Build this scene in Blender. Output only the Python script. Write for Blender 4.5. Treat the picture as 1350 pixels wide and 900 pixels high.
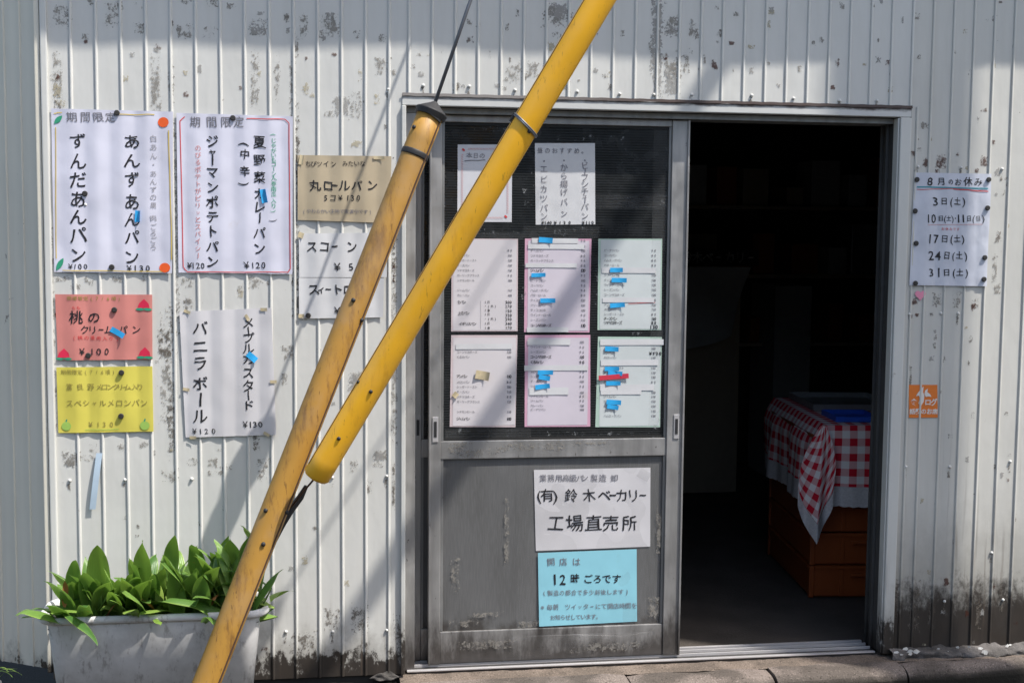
import bpy, bmesh, math, random
from mathutils import Vector, Matrix, noise
R_ = math.radians
scene = bpy.context.scene
for o in list(bpy.data.objects): bpy.data.objects.remove(o)
COL = scene.collection

# ------------------------------------------------------------------ camera
F = 1675.0                                    # focal length in pixels of the 1350 px wide photograph
def _n(v): return Vector(v).normalized()
AX = _n((11085, -40.7, F))                    # world X seen in camera axes (right, down, forward)
AZ = -_n((-180, 19900, F))                    # world Z
AY = AZ.cross(AX).normalized()
CAM = Vector((-0.5976, -3.9408, 1.3921))
cd = bpy.data.cameras.new('camera'); cam = bpy.data.objects.new('camera', cd); COL.objects.link(cam)
cd.sensor_width = 36; cd.lens = F/1350*36; cd.clip_start = .05; cd.clip_end = 2000
rot = Matrix(((AX[0], -AX[1], -AX[2]), (AY[0], -AY[1], -AY[2]), (AZ[0], -AZ[1], -AZ[2])))
cam.matrix_world = Matrix.Translation(CAM) @ rot.to_4x4()
scene.camera = cam
def ray(px, py):
    c = Vector((px-675, py-450, F)); return Vector((AX.dot(c), AY.dot(c), AZ.dot(c)))
def W(px, py, Y=0.0):                          # the point of the plane at depth Y that the photograph shows at this pixel
    d = ray(px, py); return CAM + d*((Y-CAM.y)/d.y)
def G(px, py, z=0.0):
    d = ray(px, py); return CAM + d*((z-CAM.z)/d.z)

# ------------------------------------------------------------------ light
AZI, ELE = R_(58.5), R_(59.2)
S = Vector((-math.sin(AZI)*math.cos(ELE), math.cos(AZI)*math.cos(ELE), -math.sin(ELE)))   # way the sunlight travels
world = bpy.data.worlds.new('World'); scene.world = world; world.use_nodes = True
wn = world.node_tree.nodes; wl = world.node_tree.links
bg = wn['Background']; sky = wn.new('ShaderNodeTexSky'); sky.sky_type = 'NISHITA'; sky.sun_disc = False
sky.sun_elevation = ELE; sky.sun_rotation = math.atan2(-S.x, -S.y); sky.air_density = 1.3; sky.dust_density = 2.5
wl.new(sky.outputs[0], bg.inputs[0]); bg.inputs[1].default_value = .15
sd = bpy.data.lights.new('sun', 'SUN'); sd.energy = 4.6; sd.angle = R_(.55); sd.color = (1, .955, .89)
sun = bpy.data.objects.new('sun', sd); COL.objects.link(sun); sun.rotation_euler = S.to_track_quat('-Z', 'Y').to_euler()
scene.view_settings.view_transform = 'Standard'; scene.view_settings.look = 'None'
scene.view_settings.exposure = 0.62; scene.view_settings.gamma = 1

# ------------------------------------------------------------------ materials
class NT:
    def __init__(s, name):
        s.m = bpy.data.materials.new(name); s.m.use_nodes = True
        s.n = s.m.node_tree.nodes; s.l = s.m.node_tree.links; s.b = s.n['Principled BSDF']
    def node(s, t, **k):
        n = s.n.new(t)
        for a, v in k.items(): setattr(n, a, v)
        return n
    def pos(s, sc=(1, 1, 1)):
        g = s.node('ShaderNodeNewGeometry'); v = s.node('ShaderNodeVectorMath', operation='MULTIPLY')
        s.l.new(g.outputs['Position'], v.inputs[0]); v.inputs[1].default_value = sc; return v.outputs[0]
    def noise(s, scale, sc=(1, 1, 1), detail=4, rough=.55, vec=None):
        n = s.node('ShaderNodeTexNoise'); n.inputs['Scale'].default_value = scale; n.inputs['Detail'].default_value = detail
        n.inputs['Roughness'].default_value = rough; s.l.new(vec or s.pos(sc), n.inputs['Vector']); return n.outputs['Fac']
    def mrange(s, x, a, b, c=0., d=1.):
        n = s.node('ShaderNodeMapRange'); n.interpolation_type = 'SMOOTHSTEP'; s.l.new(x, n.inputs[0])
        for i, v in enumerate((a, b, c, d)): n.inputs[i+1].default_value = v
        return n.outputs[0]
    def math(s, op, a, b):
        n = s.node('ShaderNodeMath', operation=op)
        for i, v in enumerate((a, b)):
            if isinstance(v, (int, float)): n.inputs[i].default_value = v
            else: s.l.new(v, n.inputs[i])
        return n.outputs[0]
    def mix(s, f, a, b):
        n = s.node('ShaderNodeMix', data_type='RGBA')
        for i, v in ((0, f), (6, a), (7, b)):
            if isinstance(v, (int, float)): n.inputs[i].default_value = v
            elif isinstance(v, (tuple, list)): n.inputs[i].default_value = (*v, 1) if len(v) == 3 else v
            else: s.l.new(v, n.inputs[i])
        return n.outputs[2]
    def bump(s, h, strength=.3, dist=.002):
        n = s.node('ShaderNodeBump'); n.inputs['Strength'].default_value = strength; n.inputs['Distance'].default_value = dist
        s.l.new(h, n.inputs['Height']); s.l.new(n.outputs[0], s.b.inputs['Normal'])
    def set(s, col=None, rough=None, metal=None, spec=None):
        for k, v in (('Base Color', col), ('Roughness', rough), ('Metallic', metal), ('Specular IOR Level', spec)):
            if v is None: continue
            if isinstance(v, (tuple, list)): s.b.inputs[k].default_value = (*v, 1)
            elif isinstance(v, (int, float)): s.b.inputs[k].default_value = v
            else: s.l.new(v, s.b.inputs[k])
        return s.m
def flat(name, col, rough=.6, metal=0, spec=.5, var=.12, scale=30, bump=.15):
    t = NT(name); f = t.noise(scale)
    c = t.mix(f, tuple(x*(1-var) for x in col), tuple(min(1, x*(1+var)) for x in col))
    if bump: t.bump(t.noise(scale*5), bump, .001)
    return t.set(c, rough, metal, spec)

def siding_material(name, base, grime_top):
    t = NT(name)
    z = t.node('ShaderNodeSeparateXYZ'); t.l.new(t.pos(), z.inputs[0])
    streak = t.mrange(t.noise(7, (4, 1, .35), 5), .4, .8, 0, .35)
    blot = t.mrange(t.noise(2.2, (1, 1, 1), 3), .35, .7)
    c = t.mix(streak, base, tuple(x*.83 for x in (base[0], base[1]*.985, base[2]*.95)))
    c = t.mix(t.math('MULTIPLY', blot, .35), c, tuple(x*.86 for x in base))
    # chipped paint: scattered small specks showing brown primer
    sp = t.math('MULTIPLY', t.mrange(t.noise(38, (1, 1, .55), 6, .7), .665, .69), t.mrange(t.noise(2.6, (2.2, 1, .8), 3), .52, .62))
    c = t.mix(t.math('MULTIPLY', sp, .85), c, (.20, .17, .14))
    ru = t.math('MULTIPLY', t.mrange(t.noise(55, (1, 1, .6), 5, .7), .69, .71), t.mrange(t.noise(3.1, (1, 1, 1), 2), .55, .62))
    c = t.mix(ru, c, (.07, .025, .015))
    # black mildew creeping up from the ground
    h = t.math('SUBTRACT', z.outputs[2], t.math('MULTIPLY', t.math('SUBTRACT', t.noise(16, (1, 1, .7), 6, .7), .5), .30))
    soft = t.mrange(h, grime_top*2.4, grime_top*.9, 0, .45)
    c = t.mix(soft, c, (.16, .145, .12))
    fine = t.math('ADD', h, t.math('MULTIPLY', t.math('SUBTRACT', t.noise(75, (1, 1, .5), 5, .75), .5), .16))
    hard = t.mrange(fine, grime_top*1.15, grime_top*.62, 0, .96)
    c = t.mix(hard, c, t.mix(t.noise(30, (1, 1, .4), 5), (.034, .024, .018), (.012, .010, .009)))
    drip = t.math('MULTIPLY', t.mrange(t.noise(15, (3.2, 1, .12), 4, .6), .56, .72), t.mrange(z.outputs[2], grime_top*4.2, grime_top*.8, 0, .6))
    c = t.mix(drip, c, (.10, .075, .055))
    t.bump(t.noise(7, (1.6, 1, .8), 3), .35, .006)
    r = t.mrange(t.noise(12), .3, .7, .32, .52)
    return t.set(c, r, 0, .5)
M = {}
M['siding'] = siding_material('weathered_white_siding', (.61, .605, .575), .075)
M['siding_right'] = siding_material('weathered_white_siding_right', (.57, .56, .52), .235)
M['siding_left'] = siding_material('weathered_grey_green_siding', (.68, .645, .55), .05)
M['trim'] = siding_material('white_painted_trim', (.60, .60, .57), .10)
def rust_trim():
    t = NT('rusty_white_flashing')
    z = t.node('ShaderNodeSeparateXYZ'); t.l.new(t.pos(), z.inputs[0])
    n = t.noise(9, (1.2, 1, 3), 6, .65)
    e = t.mrange(t.math('SUBTRACT', z.outputs[2], t.math('MULTIPLY', n, .03)), 1.784, 1.796)
    right = t.node('ShaderNodeSeparateXYZ'); t.l.new(t.pos(), right.inputs[0])
    e = t.math('MULTIPLY', e, t.mrange(right.outputs[0], -.1, .5, .75, 1))
    c = t.mix(e, (.56, .56, .54), (.040, .020, .014)); t.bump(t.noise(60), .3, .001)
    return t.set(c, .5)
M['rust_trim'] = rust_trim()
def aluminium(name, base, rough=.42):
    t = NT(name)
    z = t.node('ShaderNodeSeparateXYZ'); t.l.new(t.pos(), z.inputs[0])
    n1 = t.mrange(t.noise(6, (5, 1, .6), 5), .3, .75); c = t.mix(n1, base, tuple(x*.72 for x in base))
    sp = t.mrange(t.noise(70, (1, 1, .5), 4, .7), .66, .7); c = t.mix(t.math('MULTIPLY', sp, .6), c, (.07, .06, .05))
    h = t.math('SUBTRACT', z.outputs[2], t.math('MULTIPLY', t.noise(8, (2, 1, .6), 5, .65), .42))
    c = t.mix(t.mrange(h, -.05, -.19, 0, .8), c, (.035, .028, .024))
    t.bump(t.noise(40, (3, 1, .3)), .15, .001)
    return t.set(c, t.mrange(t.noise(14), .3, .7, rough-.08, rough+.14), .62, .5)
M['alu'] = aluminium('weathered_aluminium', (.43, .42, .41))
M['alu_dark'] = aluminium('aluminium_painted_shade', (.30, .30, .295), .5)  # same aluminium in a darker colour that stands in for shade
M['alu_black'] = aluminium('grimy_aluminium_painted_deep_shade', (.12, .12, .12), .55)  # blackened copy for the right jamb, its shade put into the colour
M['alu_bright'] = flat('bright_worn_aluminium_rail', (.62, .60, .60), .35, .5, scale=18)
def panel_mat():
    t = NT('grey_door_panel_under_film')
    z = t.node('ShaderNodeSeparateXYZ'); t.l.new(t.pos(), z.inputs[0])
    c = t.mix(t.mrange(t.noise(3, (3, 1, .8), 5), .3, .7), (.135, .135, .135), (.105, .104, .102))
    c = t.mix(t.mrange(t.noise(90, (6, 1, .25), 3), .4, .7, 0, .25), c, (.23, .23, .23))
    h = t.math('SUBTRACT', z.outputs[2], t.math('MULTIPLY', t.noise(11, (1.6, 1, .8), 5, .65), .22))
    c = t.mix(t.mrange(h, .06, -.01, 0, .8), c, (.04, .033, .028))
    t.bump(t.noise(9, (1.5, 1, .6), 3), .25, .004)
    return t.set(c, .48, .15, .4)
M['panel'] = panel_mat()
def screen_glass():
    t = NT('dark_glass_with_insect_screen')
    w = t.node('ShaderNodeTexWave', wave_type='BANDS', bands_direction='Z'); w.inputs['Scale'].default_value = 38; w.inputs['Distortion'].default_value = 0
    t.l.new(t.pos(), w.inputs['Vector'])
    c = t.mix(w.outputs['Fac'], (.008, .009, .0095), (.026, .028, .029))
    d = t.mrange(t.noise(5, (1, 1, 1), 6, .7), .5, .8, 0, .6); c = t.mix(d, c, (.04, .042, .044))
    t.bump(t.noise(4), .15, .004)
    return t.set(c, t.mrange(t.noise(18, detail=6), .35, .7, .12, .35), 0, .45)
M['glass'] = screen_glass()
M['gasket'] = flat('black_rubber_gasket', (.012, .012, .012), .7)
M['black'] = flat('black_rubber', (.018, .018, .02), .62)
M['ferrite'] = flat('dark_grey_ferrite_magnet', (.035, .032, .03), .5)
M['screw'] = flat('white_painted_screw', (.62, .61, .58), .4)
def paper(name, col, wr=.5, sc=6, tr=0.0, dirt=.06):
    t = NT(name)
    n = t.noise(sc, (1, 1, 1), 4); c = t.mix(t.mrange(n, .3, .75), col, tuple(x*(1-dirt*2) for x in col))
    st = t.mrange(t.noise(10, (1, 1, 1), 5, .7), .62, .75, 0, dirt*4); c = t.mix(st, c, (col[0]*.8, col[1]*.72, col[2]*.58))
    t.bump(t.math('ADD', t.math('MULTIPLY', t.noise(sc*2.2, (1, 1, 1), 2, .4), .5), t.math('MULTIPLY', t.noise(sc*1.1, (1, 1, .6), 2), 1.5)), wr*.55, .01)
    return t.set(c, .55, 0, .35)
M['p_lilac'] = paper('wrinkled_lilac_white_paper', (.64, .64, .74), .5)
M['p_white'] = paper('aged_white_paper', (.60, .585, .60), .25, 5)
M['p_sheet'] = paper('plain_white_paper', (.62, .62, .63), .3, 7)
M['p_beige'] = paper('beige_paper', (.47, .39, .27), .3, 5, dirt=.1)
M['p_pink'] = paper('salmon_pink_paper', (.62, .23, .20), .25)
M['p_yellow'] = paper('yellow_paper', (.66, .58, .10), .25)
M['p_cal'] = paper('crumpled_pale_blue_white_paper', (.60, .62, .69), .9, 9)
M['p_blue'] = paper('light_blue_paper', (.27, .58, .68), .22)
M['p_menu'] = paper('off_white_menu_print', (.62, .585, .60), .2, 5, dirt=.03)
M['p_menu_pink'] = paper('pink_menu_print', (.62, .36, .47), .2)
M['p_menu_rose'] = paper('pale_pink_menu_print', (.60, .50, .51), .2)
M['p_menu_lilac'] = paper('lilac_white_menu_print', (.60, .55, .61), .2, 5)
M['p_menu_green'] = paper('pale_green_menu_print', (.43, .56, .48), .2)
M['p_menu_mint'] = paper('mint_white_menu_print', (.56, .60, .60), .2, 5)
M['p_card'] = paper('glossy_white_card', (.60, .60, .63), .15)
M['p_orange'] = flat('orange_sticker_print', (.72, .19, .03), .45, var=.05)
M['tape_blue'] = flat('bright_blue_tape', (.03, .36, .72), .4, var=.15, scale=60)
M['tape_red'] = flat('red_tape', (.55, .04, .07), .4)
M['tape_pale'] = flat('faded_pale_blue_tape', (.42, .52, .62), .5)
M['tape_old'] = flat('yellowed_old_tape', (.50, .42, .27), .5, var=.3, scale=80)
M['ink'] = flat('black_marker_ink', (.012, .011, .014), .6, bump=0)
M['ink_grey'] = flat('grey_pencil_ink', (.17, .165, .19), .7, bump=0)
M['ink_pale'] = flat('faded_grey_ink', (.32, .31, .34), .7, bump=0)
M['ink_red'] = flat('red_ink', (.60, .05, .05), .6, bump=0)
M['ink_rose'] = flat('faded_red_ink', (.55, .22, .22), .6, bump=0)
M['ink_green'] = flat('green_ink', (.03, .30, .17), .6, bump=0)
M['ink_teal'] = flat('teal_ink', (.03, .26, .32), .6, bump=0)
M['ink_yellow'] = flat('yellow_ink', (.62, .45, .09), .6, bump=0)
M['ink_orange'] = flat('orange_ink', (.80, .11, .015), .6, bump=0)
M['ink_crimson'] = flat('crimson_ink', (.68, .02, .07), .6, bump=0)
M['ink_lime'] = flat('lime_green_ink', (.33, .52, .10), .6, bump=0)
M['ink_brown'] = flat('dull_olive_ink', (.28, .23, .05), .6, bump=0)
M['heart'] = flat('pink_heart_sticker', (.75, .28, .40), .5, var=.06)
M['white_print'] = flat('white_print', (.72, .68, .64), .6, bump=0)
def stain_mat(name, c1, c2, thr=.5):
    t = NT(name)
    uv = t.node('ShaderNodeUVMap'); sx = t.node('ShaderNodeSeparateXYZ'); t.l.new(uv.outputs[0], sx.inputs[0])
    wb = t.math('ADD', t.math('MULTIPLY', t.math('SUBTRACT', t.noise(22, (1, 1, 1), 3), .5), .9), t.math('MULTIPLY', t.math('SUBTRACT', t.noise(130, (1, 1, 1), 3), .5), 1.6))
    fx = t.math('MULTIPLY', t.math('ABSOLUTE', t.math('SUBTRACT', sx.outputs[0], .5), 0), 2)
    fy = t.math('MULTIPLY', t.math('ABSOLUTE', t.math('SUBTRACT', sx.outputs[1], .5), 0), 2)
    e = t.math('MULTIPLY', t.mrange(t.math('ADD', fx, wb), 1, .6), t.mrange(t.math('ADD', fy, wb), 1, .6))
    e = t.math('MULTIPLY', e, t.math('MULTIPLY', t.mrange(fx, 1, .93), t.mrange(fy, 1, .93)))
    n = t.noise(42, (1, 1, .8), 8, .8); n2 = t.noise(190, (1, 1, 1), 4, .7)
    a = t.math('ADD', t.math('MULTIPLY', n, .8), t.math('MULTIPLY', n2, .2))
    a = t.math('MULTIPLY', a, e); a = t.mrange(a, thr, thr+.07)
    a = t.math('MULTIPLY', a, .66)
    t.l.new(a, t.b.inputs['Alpha'])
    return t.set(t.mix(t.noise(60), c1, c2), .75, 0, .2)
M['stain'] = stain_mat('peeled_paint_patch', (.19, .175, .15), (.36, .34, .31), .475)
M['stain_grey'] = stain_mat('grey_glue_residue', (.31, .30, .285), (.42, .41, .39), .42)
M['stain_dark'] = stain_mat('dark_peeled_patch', (.09, .075, .06), (.2, .175, .15), .47)
M['stain_rust'] = stain_mat('rust_patch', (.06, .02, .012), (.12, .04, .025), .44)
M['stain_yellow'] = stain_mat('yellowed_tape_residue', (.46, .39, .25), (.52, .49, .40), .45)
M['film'] = stain_mat('torn_clear_tape_residue', (.25, .26, .27), (.36, .37, .38), .55)
def film_mat():
    t = NT('dusty_clear_plastic_film')
    a = t.mrange(t.noise(5, (1.5, 1, 1), 3, .5), .3, .8, .03, .12); t.l.new(a, t.b.inputs['Alpha'])
    t.bump(t.noise(8, (1, 1, .5), 4), .6, .008)
    return t.set((.33, .33, .33), .18, 0, .6)
M['clear'] = film_mat()
def pole_mat(name, col, scuff, amt):
    t = NT(name)
    c = t.mix(t.mrange(t.noise(6, (1, 1, 1), 4), .3, .75), col, tuple(x*.85 for x in col))
    m = t.mrange(t.noise(16, (1.7, 1, .35), 6, .7), .58-amt*.07, .68); c = t.mix(t.math('MULTIPLY', m, amt), c, scuff)
    m2 = t.mrange(t.noise(9, (1, 1, .8), 4, .6), .45, .7, 0, .35*amt); c = t.mix(m2, c, tuple(x*.6+.12 for x in col))
    g = t.mrange(t.noise(48, (1.5, 1.5, .18), 5, .75), .61, .66, 0, amt*.8); c = t.mix(g, c, (.14, .07, .02))
    v = t.mrange(t.noise(60, (2, 1, .25), 4, .7), .67, .70, 0, amt); c = t.mix(v, c, (.10, .055, .02))
    t.bump(t.noise(25, (1, 1, .4)), .2, .002)
    return t.set(c, .38 if amt < .6 else .55, 0, .45)
M['pole_new'] = pole_mat('bright_yellow_plastic', (.90, .465, .024), (.60, .28, .02), .5)
M['pole_old'] = pole_mat('aged_ochre_yellow_plastic', (.42, .225, .04), (.20, .10, .025), 1.0)
M['wire'] = flat('galvanised_wire', (.16, .17, .19), .45, .6)
M['rust_wire'] = flat('rusty_wire', (.07, .035, .02), .8)
def concrete(name, col, sc=10, moss=.0, peb=.5, low=False):
    t = NT(name)
    c = t.mix(t.mrange(t.noise(sc, detail=6), .3, .7), tuple(x*.72 for x in col), col)
    c = t.mix(t.mrange(t.noise(230, detail=2), .55, .7, 0, peb), c, tuple(min(1, x*1.7) for x in col))
    c = t.mix(t.mrange(t.noise(160, detail=3), .58, .68, 0, peb), c, (.045, .035, .028))
    if moss: c = t.mix(t.mrange(t.noise(6, detail=6), .42, .6, 0, moss), c, (.018, .017, .013))
    if low:
        z = t.node('ShaderNodeSeparateXYZ'); t.l.new(t.pos(), z.inputs[0]); c = t.mix(t.mrange(t.math('ADD', z.outputs[2], t.math('MULTIPLY', t.noise(20, detail=5), .03)), .0, -.035), c, (.02, .018, .014))
    t.bump(t.noise(140, detail=5), .7, .004)
    return t.set(c, .88, 0, .25)
M['kerb'] = concrete('weathered_kerb_concrete', (.20, .165, .145), 12, .6, 1., True)
M['apron'] = concrete('rough_pebbly_mortar', (.17, .135, .11), 14, .3, 1.)
M['mortar'] = concrete('lumpy_grey_mortar', (.13, .12, .115), 14, .5)
M['asphalt'] = concrete('asphalt', (.05, .048, .045), 4)
M['gutter'] = concrete('dark_mossy_ground', (.05, .043, .036), 7, .6)
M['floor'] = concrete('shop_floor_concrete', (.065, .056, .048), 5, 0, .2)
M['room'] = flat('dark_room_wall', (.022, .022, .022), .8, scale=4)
M['planter'] = None
def planter_mat():
    t = NT('weathered_grey_white_planter_plastic')
    c = t.mix(t.mrange(t.noise(7, (1, 1, 1), 6, .65), .32, .7), (.64, .63, .62), (.44, .43, .42))
    c = t.mix(t.mrange(t.noise(45, (1, 1, .4), 6, .7), .54, .68, 0, .6), c, (.22, .20, .185))
    t.bump(t.noise(60), .2, .001); return t.set(c, .6, 0, .3)
M['planter'] = planter_mat()
M['soil'] = flat('dark_potting_soil', (.03, .02, .014), .95, bump=.8, scale=60)
def leaf_mat(name, c1, c2):
    t = NT(name)
    oi = t.node('ShaderNodeObjectInfo')
    uv = t.node('ShaderNodeUVMap'); sx = t.node('ShaderNodeSeparateXYZ'); t.l.new(uv.outputs[0], sx.inputs[0])
    c = t.mix(oi.outputs['Random'], c1, c2)
    edge = t.mrange(t.math('ABSOLUTE', t.math('SUBTRACT', sx.outputs[0], .5), 0), .36, .5, 0, .55)
    c = t.mix(edge, c, (.30, .42, .09))
    wv = t.node('ShaderNodeTexWave', wave_type='BANDS', bands_direction='X'); wv.inputs['Scale'].default_value = 3.2; t.l.new(uv.outputs[0], wv.inputs['Vector'])
    c = t.mix(t.math('MULTIPLY', wv.outputs['Fac'], .18), c, (.16, .27, .06))
    c = t.mix(t.mrange(t.noise(22, detail=5), .68, .74, 0, .8), c, (.28, .13, .04))
    t.bump(wv.outputs['Fac'], .2, .002)
    t.set(c, .38, 0, .45)
    tr = t.node('ShaderNodeBsdfTranslucent'); t.l.new(t.mix(.5, c, (.22, .42, .04)), tr.inputs[0])
    mx = t.node('ShaderNodeMixShader'); mx.inputs[0].default_value = .30
    out = [n for n in t.n if n.type == 'OUTPUT_MATERIAL'][0]
    t.l.new(t.b.outputs[0], mx.inputs[1]); t.l.new(tr.outputs[0], mx.inputs[2]); t.l.new(mx.outputs[0], out.inputs[0])
    return t.m
M['leaf'] = leaf_mat('glossy_green_leaf', (.05, .135, .028), (.20, .33, .07))
M['leaf_light'] = leaf_mat('yellow_green_leaf', (.16, .28, .045), (.24, .34, .07))
M['stem'] = flat('green_stem', (.12, .19, .05), .5)
M['dry'] = flat('dry_brown_leaf', (.30, .13, .04), .7)
def gingham():
    t = NT('red_and_white_gingham')
    uv = t.node('ShaderNodeUVMap'); sx = t.node('ShaderNodeSeparateXYZ'); t.l.new(uv.outputs[0], sx.inputs[0])
    def stripe(o):
        fr = t.math('FRACT', t.math('MULTIPLY', o, 1/.058), 0); return t.math('LESS_THAN', fr, .5)
    a = t.math('MULTIPLY', t.math('ADD', stripe(sx.outputs[0]), stripe(sx.outputs[1])), .5)
    c = t.mix(a, (.78, .74, .72), (.55, .012, .03)); return t.set(c, .85, 0, .2)
M['gingham'] = gingham()
M['lace'] = flat('white_lace_cloth', (.55, .53, .53), .9, var=.3, scale=120, bump=.6)
M['crate'] = flat('orange_brown_plastic', (.26, .055, .010), .5)
M['tray_blue'] = flat('blue_plastic', (.02, .10, .55), .4)
M['tin'] = flat('dull_tin', (.35, .35, .35), .4, .6)
M['sheet'] = flat('pale_dust_sheet', (.34, .34, .33), .9)
M['carton'] = flat('brown_cardboard', (.30, .24, .17), .8)
M['yellow_rod'] = flat('yellow_paint', (.70, .42, .05), .5)
M['utility'] = concrete('utility_pole_concrete', (.33, .32, .30), 6)
M['roof'] = flat('eave_grey_metal', (.18, .18, .18), .5)

# ------------------------------------------------------------------ object helpers
def tag(o, label=None, cat=None, group=None, kind=None):
    for k, v in (('label', label), ('category', cat), ('group', group), ('kind', kind)):
        if v: o[k] = v
    return o
def empty(name, loc=(0, 0, 0)):
    o = bpy.data.objects.new(name, None); COL.objects.link(o); o.location = loc; o.empty_display_size = .05; return o
class MB:
    def __init__(s): s.v = []; s.f = []; s.uv = None; s.mi = []
    def add(s, vs, fs):
        b = len(s.v); s.v += [tuple(v) for v in vs]; s.f += [tuple(b+i for i in f) for f in fs]; return s
    def box(s, x0, x1, y0, y1, z0, z1):
        return s.add([(x, y, z) for z in (z0, z1) for y in (y0, y1) for x in (x0, x1)],
                     [(0, 2, 3, 1), (4, 5, 7, 6), (0, 1, 5, 4), (2, 6, 7, 3), (1, 3, 7, 5), (0, 4, 6, 2)])
    def tube(s, pts, r, n=12, cap=True):
        pts = [Vector(p) for p in pts]; rs = r if isinstance(r, (list, tuple)) else [r]*len(pts)
        vs = []
        for i, p in enumerate(pts):
            d = (pts[min(i+1, len(pts)-1)]-pts[max(i-1, 0)]).normalized()
            a = d.orthogonal().normalized() if i == 0 else (a - d*a.dot(d)).normalized()
            b = d.cross(a)
            vs += [p + (a*math.cos(t)+b*math.sin(t))*rs[i] for t in [2*math.pi*k/n for k in range(n)]]
        fs = [(i*n+k, i*n+(k+1) % n, (i+1)*n+(k+1) % n, (i+1)*n+k) for i in range(len(pts)-1) for k in range(n)]
        if cap: fs += [tuple(range(n))[::-1], tuple((len(pts)-1)*n+k for k in range(n))]
        return s.add(vs, fs)
    def grid(s, fn, nu, nv):
        return s.add([fn(i/nu, j/nv) for j in range(nv+1) for i in range(nu+1)],
                     [(j*(nu+1)+i, j*(nu+1)+i+1, (j+1)*(nu+1)+i+1, (j+1)*(nu+1)+i) for j in range(nv) for i in range(nu)])
    def build(s, name, mat, parent=None, smooth=False, bevel=0, uvs=None):
        me = bpy.data.meshes.new(name); me.from_pydata(s.v, [], s.f); me.update()
        if uvs:
            ul = me.uv_layers.new(name='UVMap')
            for lp in me.loops: ul.data[lp.index].uv = uvs[lp.vertex_index]
        if isinstance(mat, list):
            for m in mat: me.materials.append(m)
        else: me.materials.append(mat)
        if smooth:
            for p in me.polygons: p.use_smooth = True
        if bevel:
            bm = bmesh.new(); bm.from_mesh(me)
            es = [e for e in bm.edges if len(e.link_faces) == 2 and e.calc_face_angle(0) > .6]
            bmesh.ops.bevel(bm, geom=es, offset=bevel, segments=2, profile=.6, affect='EDGES', clamp_overlap=True)
            bm.to_mesh(me); bm.free()
        o = bpy.data.objects.new(name, me); COL.objects.link(o)
        if parent:
            o.parent = parent; loc = parent.matrix_basis.copy()
            pr = parent
            m = Matrix.Identity(4)
            while pr: m = pr.matrix_basis @ m if False else m; pr = None
            o.matrix_parent_inverse = WM(parent).inverted()
        return o
def WM(o):                                     # world matrix by hand (no depsgraph update needed)
    if o.parent: return WM(o.parent) @ o.matrix_parent_inverse @ o.matrix_basis
    return o.matrix_basis.copy()
def box(name, mat, parent, x0, x1, y0, y1, z0, z1, bevel=0):
    return MB().box(min(x0, x1), max(x0, x1), min(y0, y1), max(y0, y1), min(z0, z1), max(z0, z1)).build(name, mat, parent, bevel=bevel)
def share(o, name, parent, loc=None, rotm=None):
    c = o.copy(); COL.objects.link(c); c.name = name; c.parent = parent
    if parent: c.matrix_parent_inverse = WM(parent).inverted()
    if rotm is not None: c.matrix_basis = rotm
    elif loc is not None: c.location = loc
    return c

# ------------------------------------------------------------------ ground
g = MB().add([(-60, -60, -.15), (60, -60, -.15), (60, 60, -.15), (-60, 60, -.15)], [(0, 1, 2, 3)])
o = MB().grid(lambda u, v: (-400+800*u, -400+800*v, -.15), 40, 40).build('ground', M['asphalt']); tag(o, kind='structure')
def gut(u, v):
    x = -3.2+2.84*u; y = -1.6+1.62*v
    return (x, y, -.028+.012*noise.noise(Vector((x*6, y*6, 0)))+.006*noise.noise(Vector((x*25, y*25, 3))))
o = MB().grid(gut, 60, 40).build('pavement', M['gutter'], smooth=True); tag(o, kind='structure')
# kerb stones with rounded nose in front of the door and the right hand wall
kerb = empty('kerb', (0, -.1, -.15)); tag(kerb, kind='structure')
xs = [-.355, .37, .845, 1.30, 1.78, 2.26, 2.74, 3.22]
prof = [(-.055, -.15), (-.055, -.012), (-.085, -.010), (-.115, -.012), (-.135, -.018), (-.150, -.029), (-.158, -.046), (-.160, -.15)]
for i in range(len(xs)-1):
    rr = random.Random(i); a, b = xs[i]+.004, xs[i+1]-.004; dz = rr.uniform(-.004, .003)
    n = 10; m = MB(); k = len(prof)
    for j in range(n+1):
        x = a+(b-a)*j/n; e = .004 if j in (0, n) else 0
        kk = max(.5, min(1.25, 1.12-(x-.8)*.55))
        for (y, z) in prof:
            y = -.055+(y+.055)*kk
            w = noise.noise(Vector((x*9, y*20, i)))*.005
            m.v.append((x, y+(e if y < -.1 else 0)+w*.6, z+dz-(e if z > -.1 else 0)+(w if z > -.1 else 0)))
    for j in range(n):
        for q in range(k-1): m.f.append((j*k+q, j*k+q+1, (j+1)*k+q+1, (j+1)*k+q))
    m.f.append(tuple(range(k))[::-1]); m.f.append(tuple(n*k+q for q in range(k)))
    m.build('kerb_stone', M['kerb'], kerb, smooth=False)
def apr(u, v):
    x = -.352+3.6*u; y = -.058+.10*v
    return (x, y, -.014+.006*v+.004*noise.noise(Vector((x*14, y*14, 7)))+.002*noise.noise(Vector((x*60, y*60, 7))))
o = MB().grid(apr, 220, 10).build('mortar_bed', M['apron'], smooth=True); tag(o, kind='structure')

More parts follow.
